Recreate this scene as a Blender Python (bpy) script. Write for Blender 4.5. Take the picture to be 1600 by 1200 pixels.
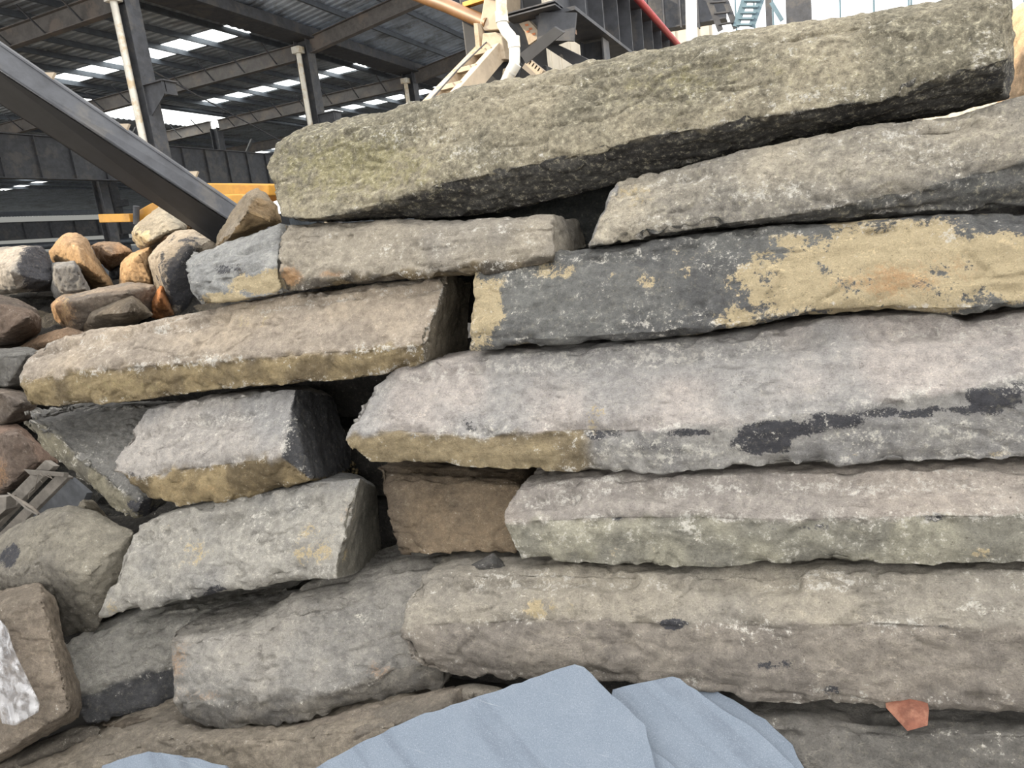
import bpy, bmesh, math, random
import numpy as np
from mathutils import Vector, Matrix

for o in list(bpy.data.objects):
    bpy.data.objects.remove(o)
scene = bpy.context.scene
col = scene.collection
random.seed(4)

# ------------------------------------------------------------------ camera
# The world frame follows the building: X along the stone stack, Y into the hall, Z up.
F = 1110.0                                   # focal length in pixels of the 1600x1200 frame
CAM_H = 2.05
def _n(v): return v / np.linalg.norm(v)
_Y = _n(np.array([465., -292., F]))
_D = np.array([626., 5216., F]); _D = _n(_n(_D) - _Y * (_Y @ _n(_D)))
_Z = -_D
_X = np.cross(_Y, _Z)
RW = np.array([_X, _Y, _Z])                  # camera (right, down, forward) -> world
CAM = np.array([0., 0., CAM_H])
cam_data = bpy.data.cameras.new('camera')
cam_data.sensor_width = 36.0
cam_data.sensor_fit = 'HORIZONTAL'
cam_data.lens = F / 1600.0 * 36.0
cam_data.clip_start = 0.05
cam_data.clip_end = 500
cam = bpy.data.objects.new('camera', cam_data)
col.objects.link(cam)
m = Matrix.Identity(4)
for i in range(3):
    m[i][0] = RW[i][0]; m[i][1] = -RW[i][1]; m[i][2] = -RW[i][2]; m[i][3] = CAM[i]
cam.matrix_world = m
scene.camera = cam

# ------------------------------------------------------------------ light
w = bpy.data.worlds.new('sky'); scene.world = w; w.use_nodes = True
wn = w.node_tree.nodes; wl = w.node_tree.links
bg = wn['Background']
geo = wn.new('ShaderNodeTexCoord'); sep = wn.new('ShaderNodeSeparateXYZ')
wl.new(geo.outputs['Generated'], sep.inputs[0])
ramp = wn.new('ShaderNodeValToRGB')
ramp.color_ramp.elements[0].position = 0.0; ramp.color_ramp.elements[0].color = (0.86, 0.85, 0.83, 1)
ramp.color_ramp.elements[1].position = 0.9; ramp.color_ramp.elements[1].color = (1.16, 1.15, 1.13, 1)
wl.new(sep.outputs['Z'], ramp.inputs[0]); wl.new(ramp.outputs[0], bg.inputs['Color'])
bg.inputs['Strength'].default_value = 1.5
sun_d = bpy.data.lights.new('sun', 'SUN'); sun_d.energy = 4.2; sun_d.angle = math.radians(0.6)
sun_d.color = (1.0, 0.83, 0.60)
sun = bpy.data.objects.new('sun', sun_d); col.objects.link(sun)
SUN_TO = Vector((-0.75, -0.35, 0.55)).normalized()
sun.rotation_euler = SUN_TO.to_track_quat('Z', 'Y').to_euler()
sun.location = (-25, -12, 30)
vs = scene.view_settings
vs.view_transform = 'Standard'; vs.look = 'None'; vs.gamma = 1.0; vs.use_curve_mapping = False
vs.exposure = 1.0

# ------------------------------------------------------------------ measuring helpers
def ray(px, py): return RW @ np.array([px - 800., py - 600., F])
def at_y(px, py, y): d = ray(px, py); return CAM + d * (y / d[1])
def at_x(px, py, x): d = ray(px, py); return CAM + d * (x / d[0])
def at_z(px, py, z): d = ray(px, py); return CAM + d * ((z - CAM_H) / d[2])
LEAN, Y0 = 0.40, 1.95                        # the front of the stack leans back
def face(px, py, off=0.0):
    d = ray(px, py)
    t = (Y0 + off + LEAN * CAM_H) / (d[1] - LEAN * d[2])
    return CAM + t * d
def on_plane(px, py, p0, n):
    d = ray(px, py); n = np.array(n, float)
    return CAM + d * (((np.array(p0) - CAM) @ n) / (d @ n))
def project(co):
    c = (co - CAM) @ RW
    return 800 + F * c[:, 0] / c[:, 2], 600 + F * c[:, 1] / c[:, 2]
def lin(c):
    c = np.array(c, float) / 255.0
    return np.where(c <= 0.04045, c / 12.92, ((c + 0.055) / 1.055) ** 2.4)

# ------------------------------------------------------------------ numpy noise
def _hash(ix, iy, iz, s):
    h = (ix * 374761393 + iy * 668265263 + iz * 2147483647 + s * 974711) & 0xffffffff
    h = ((h ^ (h >> 13)) * 1274126177) & 0xffffffff
    h = ((h ^ (h >> 16)) * 2246822519) & 0xffffffff
    return ((h ^ (h >> 15)) & 0xffff) / 65535.0
def vnoise(p, s=0):
    i = np.floor(p).astype(np.int64); f = p - i; f = f * f * f * (f * (f * 6 - 15) + 10)
    x, y, z = i[:, 0], i[:, 1], i[:, 2]; fx, fy, fz = f[:, 0], f[:, 1], f[:, 2]
    r = 0
    for dx in (0, 1):
        for dy in (0, 1):
            for dz in (0, 1):
                wgt = (fx if dx else 1 - fx) * (fy if dy else 1 - fy) * (fz if dz else 1 - fz)
                r = r + wgt * _hash(x + dx, y + dy, z + dz, s)
    return r * 2 - 1
_ROT = np.array([[0.36, 0.48, -0.8], [-0.8, 0.6, 0.0], [0.48, 0.64, 0.6]])
def fbm(p, octaves=3, s=0):
    a, t, q = 1.0, 0.0, p
    for k in range(octaves):
        t = t + a * vnoise(q, s + k); q = q @ _ROT.T * 2.03; a *= 0.5
    return t
def sstep(a, b, x):
    t = np.clip((x - a) / (b - a), 0, 1); return t * t * (3 - 2 * t)

# ------------------------------------------------------------------ materials
def mat(name):
    m = bpy.data.materials.new(name); m.use_nodes = True
    return m, m.node_tree.nodes, m.node_tree.links, m.node_tree.nodes['Principled BSDF']
def noise_node(n, l, vec, scale, detail=4, rough=0.6):
    t = n.new('ShaderNodeTexNoise'); t.inputs['Scale'].default_value = scale
    t.inputs['Detail'].default_value = detail; t.inputs['Roughness'].default_value = rough
    l.new(vec, t.inputs['Vector']); return t.outputs['Fac']
def math_node(n, l, op, a, b=None, c=None, clamp=False):
    t = n.new('ShaderNodeMath'); t.operation = op; t.use_clamp = clamp
    for i, v in enumerate((a, b, c)):
        if v is None: continue
        if isinstance(v, (int, float)): t.inputs[i].default_value = v
        else: l.new(v, t.inputs[i])
    return t.outputs[0]
def maprange(n, l, v, a, b, c=0.0, d=1.0, smooth=True):
    t = n.new('ShaderNodeMapRange'); t.interpolation_type = 'SMOOTHSTEP' if smooth else 'LINEAR'
    t.inputs[1].default_value = a; t.inputs[2].default_value = b
    t.inputs[3].default_value = c; t.inputs[4].default_value = d
    l.new(v, t.inputs[0]); return t.outputs[0]
def mix(n, l, fac, a, b, mode='MIX'):
    t = n.new('ShaderNodeMix'); t.data_type = 'RGBA'; t.blend_type = mode
    for sock, v in ((0, fac), (6, a), (7, b)):
        if isinstance(v, (int, float)): t.inputs[sock].default_value = v
        elif isinstance(v, (tuple, list, np.ndarray)): t.inputs[sock].default_value = (*[float(q) for q in v][:3], 1)
        else: l.new(v, t.inputs[sock])
    return t.outputs[2]
def worldpos(n): return n.new('ShaderNodeNewGeometry').outputs['Position']
def bump(n, l, h, strength, dist, normal=None):
    b = n.new('ShaderNodeBump'); b.inputs['Strength'].default_value = strength; b.inputs['Distance'].default_value = dist
    l.new(h, b.inputs['Height'])
    if normal is not None: l.new(normal, b.inputs['Normal'])
    return b.outputs['Normal']

def rock_material():
    m, n, l, p = mat('weathered_basalt')
    pos = worldpos(n)
    tone = n.new('ShaderNodeAttribute'); tone.attribute_name = 'tone'
    a1 = n.new('ShaderNodeAttribute'); a1.attribute_name = 'stain'
    a2 = n.new('ShaderNodeAttribute'); a2.attribute_name = 'stain_more'
    s1 = n.new('ShaderNodeSeparateColor'); l.new(a1.outputs['Color'], s1.inputs[0])
    s2 = n.new('ShaderNodeSeparateColor'); l.new(a2.outputs['Color'], s2.inputs[0])
    n_big = noise_node(n, l, pos, 5, 5, 0.65)
    n_mid = noise_node(n, l, pos, 22, 7, 0.72)
    n_mid2 = noise_node(n, l, pos, 13, 7, 0.75)
    n_fine = noise_node(n, l, pos, 75, 6, 0.78)
    n_grit = noise_node(n, l, pos, 210, 4, 0.75)
    n_sp = math_node(n, l, 'MULTIPLY_ADD', n_mid, 0.5, math_node(n, l, 'MULTIPLY', n_fine, 0.5))
    c = tone.outputs['Color']
    def stain(c, weight, rgb, nz, k, lo=0.47, hi=0.55, fac=1.0):
        v = math_node(n, l, 'MULTIPLY_ADD', math_node(n, l, 'SUBTRACT', nz, 0.5), k, weight)
        msk = maprange(n, l, v, lo, hi, 0, fac)
        return mix(n, l, msk, c, rgb), msk
    def shade(c, v, a, b, f, k):
        return mix(n, l, maprange(n, l, v, a, b, 0.0, f), c, mix(n, l, 1.0, c, k, 'MULTIPLY'))
    # value mottling of the weathered skin
    c = shade(c, n_big, 0.35, 0.68, 0.45, (0.66, 0.66, 0.67))
    c = shade(c, n_mid, 0.46, 0.62, 0.6, (1.34, 1.33, 1.30))
    c = shade(c, n_mid, 0.48, 0.36, 0.5, (0.66, 0.65, 0.64))
    c = shade(c, n_mid2, 0.52, 0.62, 0.40, (0.66, 0.66, 0.67))
    c, _ = stain(c, s2.outputs['Green'], lin((150, 143, 104)), n_mid, 2.0, 0.35, 0.8, 0.7)
    c, _ = stain(c, s1.outputs['Green'], lin((72, 72, 76)), n_sp, 2.2, 0.46, 0.56)
    c, mt = stain(c, s1.outputs['Red'], lin((188, 172, 140)), n_sp, 2.2, 0.46, 0.56)
    c, _ = stain(c, s2.outputs['Red'], lin((178, 138, 98)), n_sp, 2.4, 0.32, 0.8, 0.7)
    c, _ = stain(c, s1.outputs['Blue'], lin((212, 208, 198)), n_sp, 4.5, 0.48, 0.78, 0.8)
    # salt and pepper of lichen-covered stones
    mo = a1.outputs['Alpha']
    sp = noise_node(n, l, pos, 42, 7, 0.8)
    c = mix(n, l, math_node(n, l, 'MULTIPLY', mo, maprange(n, l, sp, 0.49, 0.40)), c, mix(n, l, 1.0, c, (0.45, 0.45, 0.46), 'MULTIPLY'))
    c = mix(n, l, math_node(n, l, 'MULTIPLY', mo, maprange(n, l, sp, 0.53, 0.63, 0, 0.75)), c, tuple(lin((214, 206, 180))))
    # broken, chalky arrises
    c, _ = stain(c, s2.outputs['Blue'], lin((210, 206, 198)), n_sp, 5.5, 0.55, 0.85, 0.75)
    # grit: pale and dark grains
    c = shade(c, n_grit, 0.54, 0.68, 0.6, (1.6, 1.58, 1.52))
    c = shade(c, n_grit, 0.46, 0.34, 0.55, (0.55, 0.55, 0.55))
    c = shade(c, n_fine, 0.44, 0.32, 0.75, (0.52, 0.52, 0.52))
    c = shade(c, n_fine, 0.57, 0.68, 0.5, (1.35, 1.34, 1.3))
    vor = n.new('ShaderNodeTexVoronoi'); vor.inputs['Scale'].default_value = 48; l.new(pos, vor.inputs['Vector'])
    pit = math_node(n, l, 'MULTIPLY_ADD', n_mid2, 0.9, vor.outputs['Distance'])
    c = shade(c, pit, 0.52, 0.44, 0.65, (0.38, 0.37, 0.36))
    # thin pale scratches / veins
    wv = n.new('ShaderNodeMapping'); wv.inputs['Scale'].default_value = (1.0, 2.2, 2.6); l.new(pos, wv.inputs['Vector'])
    vn = noise_node(n, l, wv.outputs[0], 4.5, 7, 0.62)
    vein = math_node(n, l, 'ABSOLUTE', math_node(n, l, 'SUBTRACT', vn, 0.5))
    vmask = math_node(n, l, 'MULTIPLY', maprange(n, l, vein, 0.014, 0.0), maprange(n, l, n_mid2, 0.46, 0.60))
    c = mix(n, l, math_node(n, l, 'MULTIPLY', vmask, 0.8), c, mix(n, l, 1.0, c, (1.55, 1.53, 1.48), 'MULTIPLY'))
    l.new(c, p.inputs['Base Color'])
    p.inputs['Roughness'].default_value = 0.92
    p.inputs['Specular IOR Level'].default_value = 0.25
    st = n.new('ShaderNodeMapping'); st.inputs['Scale'].default_value = (1.0, 1.6, 3.2)
    st.inputs['Rotation'].default_value = (0.2, 0.35, 0.1); l.new(pos, st.inputs['Vector'])
    strat = noise_node(n, l, st.outputs[0], 13, 8, 0.62)
    nb = bump(n, l, strat, 0.45, 0.04)
    nb = bump(n, l, n_mid, 0.6, 0.03, nb)
    nb = bump(n, l, n_fine, 0.9, 0.016, nb)
    nb = bump(n, l, n_grit, 0.7, 0.005, nb)
    l.new(nb, p.inputs['Normal'])
    return m

def simple(name, rgb, rough=0.6, metal=0.0, var=0.25, scale=9.0, dirt=None, bump_s=0.0, spec=0.5):
    m, n, l, p = mat(name)
    pos = worldpos(n)
    c = tuple(lin(rgb))
    nz = noise_node(n, l, pos, scale, 6, 0.65)
    dark = tuple(float(v) for v in np.array(c) * (1 - var * 1.4))
    out = mix(n, l, maprange(n, l, nz, 0.35, 0.65), c, dark)
    if dirt is not None:
        n2 = noise_node(n, l, pos, scale * 0.37, 7, 0.7)
        out = mix(n, l, maprange(n, l, n2, 0.50, 0.62, 0, 0.8), out, tuple(lin(dirt)))
    l.new(out, p.inputs['Base Color'])
    p.inputs['Roughness'].default_value = rough; p.inputs['Metallic'].default_value = metal
    p.inputs['Specular IOR Level'].default_value = spec
    if bump_s:
        l.new(bump(n, l, noise_node(n, l, pos, scale * 6, 4), bump_s, 0.01), p.inputs['Normal'])
    return m

def slate_material():
    m, n, l, p = mat('sawn_blue_grey_slate')
    pos = worldpos(n)
    dv = n.new('ShaderNodeVectorMath'); dv.operation = 'DOT_PRODUCT'; l.new(pos, dv.inputs[0])
    p0 = face(900, 1040, -0.12); nn = _n(np.array([0.10, -0.62, 0.78]))
    d = on_plane(1000, 1190, p0, nn) - on_plane(862, 1052, p0, nn); q = _n(np.cross(nn, d))
    dv.inputs[1].default_value = tuple(q)
    cx = n.new('ShaderNodeCombineXYZ'); l.new(dv.outputs['Value'], cx.inputs[0])
    wob = noise_node(n, l, pos, 3, 3, 0.5); l.new(math_node(n, l, 'MULTIPLY', wob, 0.08), cx.inputs[1])
    band = noise_node(n, l, cx.outputs[0], 13, 2, 0.5)
    soft = noise_node(n, l, pos, 9, 6, 0.65); grit = noise_node(n, l, pos, 300, 3, 0.7)
    c = mix(n, l, maprange(n, l, band, 0.50, 0.66), tuple(lin((98, 108, 120))), tuple(lin((85, 94, 106))))
    c = mix(n, l, maprange(n, l, soft, 0.40, 0.68, 0, 0.5), c, tuple(lin((108, 117, 128))))
    c = mix(n, l, maprange(n, l, grit, 0.52, 0.68, 0, 0.6), c, tuple(lin((130, 139, 150))))
    c = mix(n, l, maprange(n, l, grit, 0.46, 0.34, 0, 0.5), c, tuple(lin((77, 86, 97))))
    scr = n.new('ShaderNodeMapping'); scr.inputs['Scale'].default_value = (1.2, 30, 1.2); scr.inputs['Rotation'].default_value = (0, 0, -0.5)
    l.new(pos, scr.inputs['Vector'])
    sn = noise_node(n, l, scr.outputs[0], 2.2, 4, 0.6)
    c = mix(n, l, maprange(n, l, sn, 0.66, 0.74, 0, 0.5), c, tuple(lin((144, 150, 153))))
    l.new(c, p.inputs['Base Color']); p.inputs['Roughness'].default_value = 0.7
    l.new(bump(n, l, grit, 0.3, 0.003), p.inputs['Normal'])
    return m

def skylight_material(name='translucent_skylight', k=1.0):
    m, n, l, p = mat(name)
    out = n['Material Output']
    t = n.new('ShaderNodeBsdfTranslucent'); t.inputs['Color'].default_value = (0.92 * k, 0.97 * k, 1.0 * k, 1)
    tr = n.new('ShaderNodeBsdfTransparent'); tr.inputs['Color'].default_value = (0.95 * k, 0.98 * k, 1 * k, 1)
    mx = n.new('ShaderNodeMixShader'); mx.inputs[0].default_value = 0.45
    l.new(t.outputs[0], mx.inputs[1]); l.new(tr.outputs[0], mx.inputs[2]); l.new(mx.outputs[0], out.inputs['Surface'])
    return m
def glass_material():
    m, n, l, p = mat('clear_pane')
    out = n['Material Output']
    t = n.new('ShaderNodeBsdfTransparent'); t.inputs['Color'].default_value = (0.93, 0.97, 1, 1)
    g = n.new('ShaderNodeBsdfGlossy'); g.inputs['Roughness'].default_value = 0.1
    mx = n.new('ShaderNodeMixShader'); mx.inputs[0].default_value = 0.08
    l.new(t.outputs[0], mx.inputs[1]); l.new(g.outputs[0], mx.inputs[2]); l.new(mx.outputs[0], out.inputs['Surface'])
    return m
def plastic_material():
    m, n, l, p = mat('crumpled_plastic_film')
    out = n['Material Output']; pos = worldpos(n)
    t = n.new('ShaderNodeBsdfTransparent'); t.inputs['Color'].default_value = (0.95, 0.95, 0.96, 1)
    p.inputs['Specular IOR Level'].default_value = 0.3; p.inputs['Base Color'].default_value = (0.7, 0.7, 0.71, 1); p.inputs['Roughness'].default_value = 0.38
    nz = noise_node(n, l, pos, 18, 3, 0.5)
    l.new(bump(n, l, nz, 0.3, 0.02), p.inputs['Normal'])
    mx = n.new('ShaderNodeMixShader'); l.new(maprange(n, l, nz, 0.38, 0.62, 0.10, 0.40), mx.inputs[0])
    l.new(t.outputs[0], mx.inputs[1]); l.new(p.outputs[0], mx.inputs[2]); l.new(mx.outputs[0], out.inputs['Surface'])
    return m

ROCK = rock_material()
SLATE = slate_material()
STEEL = simple('dark_painted_steel', (70, 72, 77), 0.72, 0.0, 0.25, 6, (84, 82, 80), 0.15)
STEEL_BROWN = simple('dusty_brown_steel', (100, 96, 93), 0.6, 0.0, 0.25, 5, (112, 102, 94))
DARK_SHADE_STEEL = simple('black_shade_steel', (44, 45, 48), 0.5, 0.0, 0.25, 6)  # near-black steel, also stands in for shade on brace and machine
PURLIN = simple('galvanised_purlin', (92, 98, 106), 0.5, 0.3, 0.2, 4)
SHEET = simple('galvanised_roof_sheet', (205, 218, 235), 0.35, 0.4, 0.25, 1.6, (120, 124, 130))
SHEET_DARK = simple('dull_roof_sheet', (176, 184, 192), 0.4, 0.35, 0.25, 1.6, (120, 122, 126))
CREAM = simple('cream_painted_steel', (182, 166, 144), 0.6, 0.0, 0.15, 4, (140, 122, 98))
CREAM_WALL = simple('cream_wall_sheet', (205, 196, 178), 0.6, 0.0, 0.1, 1.5)
PVC = simple('white_plastic_pipe', (222, 218, 206), 0.4, 0.0, 0.08, 8, (196, 172, 132))
RED = simple('red_painted_pipe', (176, 30, 34), 0.45, 0.0, 0.15, 5)
YELLOW = simple('yellow_machine_paint', (206, 150, 56), 0.5, 0.0, 0.15, 3, (168, 120, 48))
OCHRE = simple('ochre_painted_pipe', (112, 80, 46), 0.5, 0.0, 0.2, 4, (120, 86, 52))
ORANGE_MARK = simple('orange_mark', (206, 128, 84), 0.7, 0.0, 0.2, 10)
WOOD = simple('weathered_pallet_wood', (122, 116, 108), 0.85, 0.0, 0.25, 12, None, 0.3)
WOOD_DARK = simple('dark_pallet_board', (84, 86, 90), 0.85, 0.0, 0.25, 8)
TWINE = simple('grey_twine', (128, 120, 110), 0.9, 0.0, 0.2, 20)
TERRA = simple('terracotta', (118, 72, 55), 0.85, 0.0, 0.25, 16, (140, 98, 78), 0.3)
CONCRETE = simple('dusty_concrete', (88, 84, 79), 0.9, 0.0, 0.25, 2, None, 0.2)
BLUEGREY = simple('blue_grey_ladder_paint', (96, 120, 132), 0.55, 0.0, 0.15, 5)
PLATE = simple('white_coping', (225, 225, 222), 0.6, 0.0, 0.05, 3)
SKY_DIM = skylight_material('grimy_translucent_sheet', 0.3); SKY = skylight_material(); GLASS = glass_material(); FILM = plastic_material()

# ------------------------------------------------------------------ mesh helpers
class MB:
    def __init__(self): self.v = []; self.f = []
    def add(self, vs, fs):
        b = len(self.v); self.v += [tuple(float(q) for q in p) for p in vs]
        self.f += [tuple(i + b for i in f) for f in fs]; return self
    def hexa(self, p):                        # 8 points: bottom loop then top loop
        return self.add(p, [(3, 2, 1, 0), (4, 5, 6, 7), (0, 1, 5, 4), (1, 2, 6, 5), (2, 3, 7, 6), (3, 0, 4, 7)])
    def box(self, a, b):
        x0, y0, z0 = a; x1, y1, z1 = b
        return self.hexa([(x0, y0, z0), (x1, y0, z0), (x1, y1, z0), (x0, y1, z0), (x0, y0, z1), (x1, y0, z1), (x1, y1, z1), (x0, y1, z1)])
    def bar(self, p0, p1, w, h, up=(0, 0, 1), du=0.0, dv=0.0):   # w sideways, h along up
        p0 = Vector(p0); p1 = Vector(p1); d = (p1 - p0).normalized(); s = d.cross(Vector(up)).normalized(); u = s.cross(d)
        p0 = p0 + s * du + u * dv; p1 = p1 + s * du + u * dv
        q = []
        for p in (p0, p1): q += [p - s * w / 2 - u * h / 2, p + s * w / 2 - u * h / 2, p + s * w / 2 + u * h / 2, p - s * w / 2 + u * h / 2]
        return self.hexa(q)
    def ibeam(self, p0, p1, b, h, t=0.02, up=(0, 0, 1)):
        self.bar(p0, p1, b, t, up, 0, h / 2 - t / 2); self.bar(p0, p1, b, t, up, 0, -h / 2 + t / 2)
        return self.bar(p0, p1, t * 0.7, h - 2 * t, up)
    def tube(self, path, r, seg=14, cap=True):
        path = [Vector(p) for p in path]; rings = []; nrm = None
        for i, p in enumerate(path):
            d = (path[min(i + 1, len(path) - 1)] - path[max(i - 1, 0)]).normalized()
            if nrm is None: nrm = d.orthogonal().normalized()
            else: nrm = (nrm - d * nrm.dot(d)).normalized()
            bn = d.cross(nrm); rr = r[i] if isinstance(r, (list, tuple)) else r
            rings.append([p + nrm * math.cos(a) * rr + bn * math.sin(a) * rr for a in [2 * math.pi * k / seg for k in range(seg)]])
        vs = [q for rg in rings for q in rg]; fs = []
        for i in range(len(path) - 1):
            for k in range(seg):
                k2 = (k + 1) % seg; fs.append((i * seg + k, i * seg + k2, (i + 1) * seg + k2, (i + 1) * seg + k))
        if cap: fs.append(tuple(reversed(range(seg)))); fs.append(tuple(range((len(path) - 1) * seg, len(path) * seg)))
        return self.add(vs, fs)
    def prism(self, poly, ext):               # planar polygon extruded by a vector
        n = len(poly); ext = Vector(ext); a = [Vector(p) for p in poly]
        fs = [tuple(range(n)), tuple(reversed(range(n, 2 * n)))] + [(i, (i + 1) % n, (i + 1) % n + n, i + n) for i in range(n)]
        return self.add(a + [p + ext for p in a], fs)
    def build(self, name, material, parent=None, origin=None, bevel=0.0, smooth=False):
        o0 = Vector(origin) if origin is not None else (Vector(parent['_o']) if parent is not None and '_o' in parent else None)
        if o0 is None:
            a = np.array(self.v); o0 = Vector(((a[:, 0].min() + a[:, 0].max()) / 2, (a[:, 1].min() + a[:, 1].max()) / 2, a[:, 2].min()))
        me = bpy.data.meshes.new(name)
        me.from_pydata([(p[0] - o0.x, p[1] - o0.y, p[2] - o0.z) for p in self.v], [], self.f)
        bm = bmesh.new(); bm.from_mesh(me); bmesh.ops.recalc_face_normals(bm, faces=bm.faces); bm.to_mesh(me); bm.free()
        if smooth:
            me.polygons.foreach_set('use_smooth', [True] * len(me.polygons))
            me.set_sharp_from_angle(angle=math.radians(40))
        me.materials.append(material)
        o = bpy.data.objects.new(name, me); col.objects.link(o)
        if parent is None: o.location = o0
        else: o.parent = parent; o['_o'] = list(o0)
        if bevel:
            b = o.modifiers.new('bevel', 'BEVEL'); b.width = bevel; b.segments = 2; b.limit_method = 'ANGLE'
        return o
def tag(o, label, cat, group=None):
    o['label'] = label; o['category'] = cat
    if group: o['group'] = group
    return o
def thing(name, label, cat, origin, group=None):
    o = bpy.data.objects.new(name, None); o.empty_display_size = 0.2; col.objects.link(o)
    o.location = Vector([float(q) for q in origin]); o['_o'] = [float(q) for q in origin]
    return tag(o, label, cat, group)
def copy_tree(o, loc, parent=None):
    c = o.copy(); col.objects.link(c)
    if parent is not None: c.parent = parent
    else: c.location = loc
    for ch in [q for q in col.objects if q.parent == o]: copy_tree(ch, None, c)
    return c
def structure(o): o['kind'] = 'structure'; return o

# ------------------------------------------------------------------ stone builder
def resample(pl, n):
    pl = np.array(pl, float); s = np.r_[0, np.cumsum(np.linalg.norm(np.diff(pl, axis=0), axis=1))]
    s /= s[-1]; t = np.linspace(0, 1, n)
    return np.c_[np.interp(t, s, pl[:, 0]), np.interp(t, s, pl[:, 1])]
def segdist(co, line):
    d = np.full(len(co), 9.0)
    for a, b in zip(line[:-1], line[1:]):
        ab = b - a; t = np.clip(((co - a) @ ab) / (ab @ ab + 1e-12), 0, 1)
        d = np.minimum(d, np.linalg.norm(co - (a + t[:, None] * ab), axis=1))
    return d
SEED = [0]
def finish_rock(name, verts, faces, voxel, amp, tones, ridges=(), low=None, lowline=None, stains=(), cap=None, crust=0.5, axis=(1, 0, 0), parent=None, chip=0.02, mottle=0.15, low_left=None):
    """remesh a coarse hull, roughen it and store its stains and painted shade"""
    SEED[0] += 17; sd = SEED[0]
    me = bpy.data.meshes.new(name); me.from_pydata([tuple(map(float, v)) for v in verts], [], faces)
    bm = bmesh.new(); bm.from_mesh(me); bmesh.ops.recalc_face_normals(bm, faces=bm.faces); bmesh.ops.triangulate(bm, faces=bm.faces)
    bm.to_mesh(me); bm.free()
    tmp = bpy.data.objects.new(name, me); col.objects.link(tmp)
    r = tmp.modifiers.new('remesh', 'REMESH'); r.mode = 'VOXEL'; r.voxel_size = voxel
    dg = bpy.context.evaluated_depsgraph_get()
    out = bpy.data.meshes.new_from_object(tmp.evaluated_get(dg))
    bpy.data.objects.remove(tmp); bpy.data.meshes.remove(me); out.name = name
    nv = len(out.vertices); co = np.empty(nv * 3); out.vertices.foreach_get('co', co); co = co.reshape(-1, 3)
    nr = np.empty(nv * 3); out.vertices.foreach_get('normal', nr); nr = nr.reshape(-1, 3)
    ax = np.array(axis, float); q = co - 0.55 * np.outer(co @ ax, ax)            # fracture grain runs along the stone
    dr = np.full(nv, 9.0)
    for rg in ridges: dr = np.minimum(dr, segdist(co, rg))
    h = amp * (0.9 * fbm(q * 3.2, 3, sd) + 0.55 * fbm(q * 11, 3, sd + 7) + 0.34 * fbm(co * 30, 3, sd + 13))
    h -= amp * 0.45 * (1 - np.abs(fbm(q * 16, 3, sd + 17))) ** 3                   # pecked, pitted skin
    st = np.abs(fbm(q @ _ROT.T * np.array([3., 9., 9.]), 3, sd + 21))             # flaky scars
    h -= amp * 0.9 * sstep(0.14, 0.0, st) * sstep(-0.1, 0.4, fbm(co * 4, 2, sd + 25))
    if len(ridges):
        e = np.exp(-(dr / 0.035) ** 2)
        h -= e * chip * (0.25 + 1.5 * sstep(-0.1, 0.7, fbm(co * 9, 3, sd + 31)))
    px, py = project(co)
    co2 = co + nr * h[:, None]
    # tone
    t = sstep(-0.6, 0.6, fbm(co * 2.6, 3, sd + 41))[:, None]
    tone = lin(tones[0]) * (1 - t) + lin(tones[1]) * t
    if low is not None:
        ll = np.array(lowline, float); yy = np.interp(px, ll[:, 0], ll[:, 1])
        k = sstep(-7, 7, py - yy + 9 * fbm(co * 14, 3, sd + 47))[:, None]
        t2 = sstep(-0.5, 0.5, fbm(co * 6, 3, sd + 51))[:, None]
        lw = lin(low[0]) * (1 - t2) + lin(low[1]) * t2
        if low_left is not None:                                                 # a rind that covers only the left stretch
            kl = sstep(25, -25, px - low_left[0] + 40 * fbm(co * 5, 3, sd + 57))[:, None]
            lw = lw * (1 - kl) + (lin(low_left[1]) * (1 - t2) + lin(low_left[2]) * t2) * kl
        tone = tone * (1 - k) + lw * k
    if cap is not None:                                                          # fresh broken end, sometimes with its shadow in the tone
        (cp, cn, rgb) = cap
        k = sstep(0.55, 0.8, nr @ np.array(cn, float))[:, None]
        tone = tone * (1 - k) + lin(rgb) * k
    S = {k: np.zeros(nv) for k in 'tdwrg'}
    for (k, cx, cy, rx, ry, a) in stains:
        g = ((px - cx) / rx) ** 2 + ((py - cy) / ry) ** 2
        S[k] = np.maximum(S[k], a * np.exp(-g * 0.7))
    wob = 0.34 * fbm(co * 8, 4, sd + 61)
    for k in 'td': S[k] = np.where(S[k] > 0.02, S[k] + wob * sstep(0.02, 0.3, S[k]), 0)
    crustw = np.zeros(nv)
    if len(ridges): crustw = crust * 0.85 * np.exp(-(dr / 0.042) ** 2) * (0.6 + 0.6 * sstep(-0.4, 0.4, fbm(co * 5, 2, sd + 71)))
    org = np.array([(co2[:, 0].min() + co2[:, 0].max()) / 2, (co2[:, 1].min() + co2[:, 1].max()) / 2, co2[:, 2].min()])
    if parent is not None: org = np.array(parent['_o'])
    out.vertices.foreach_set('co', (co2 - org).ravel())
    def attr(nm, a, b, c, d=1.0):
        at = out.attributes.new(nm, 'FLOAT_COLOR', 'POINT')
        at.data.foreach_set('color', np.c_[a, b, c, np.full(nv, d)].astype(np.float32).ravel())
    attr('tone', tone[:, 0], tone[:, 1], tone[:, 2]); attr('stain', S['t'], S['d'], S['w'], mottle); attr('stain_more', S['r'], S['g'], crustw)
    out.polygons.foreach_set('use_smooth', np.ones(len(out.polygons), dtype=bool))
    out.materials.clear(); out.materials.append(ROCK); out.update()
    o = bpy.data.objects.new(name, out); col.objects.link(o)
    if parent is not None: o.parent = parent
    else: o.location = org
    return o

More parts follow.
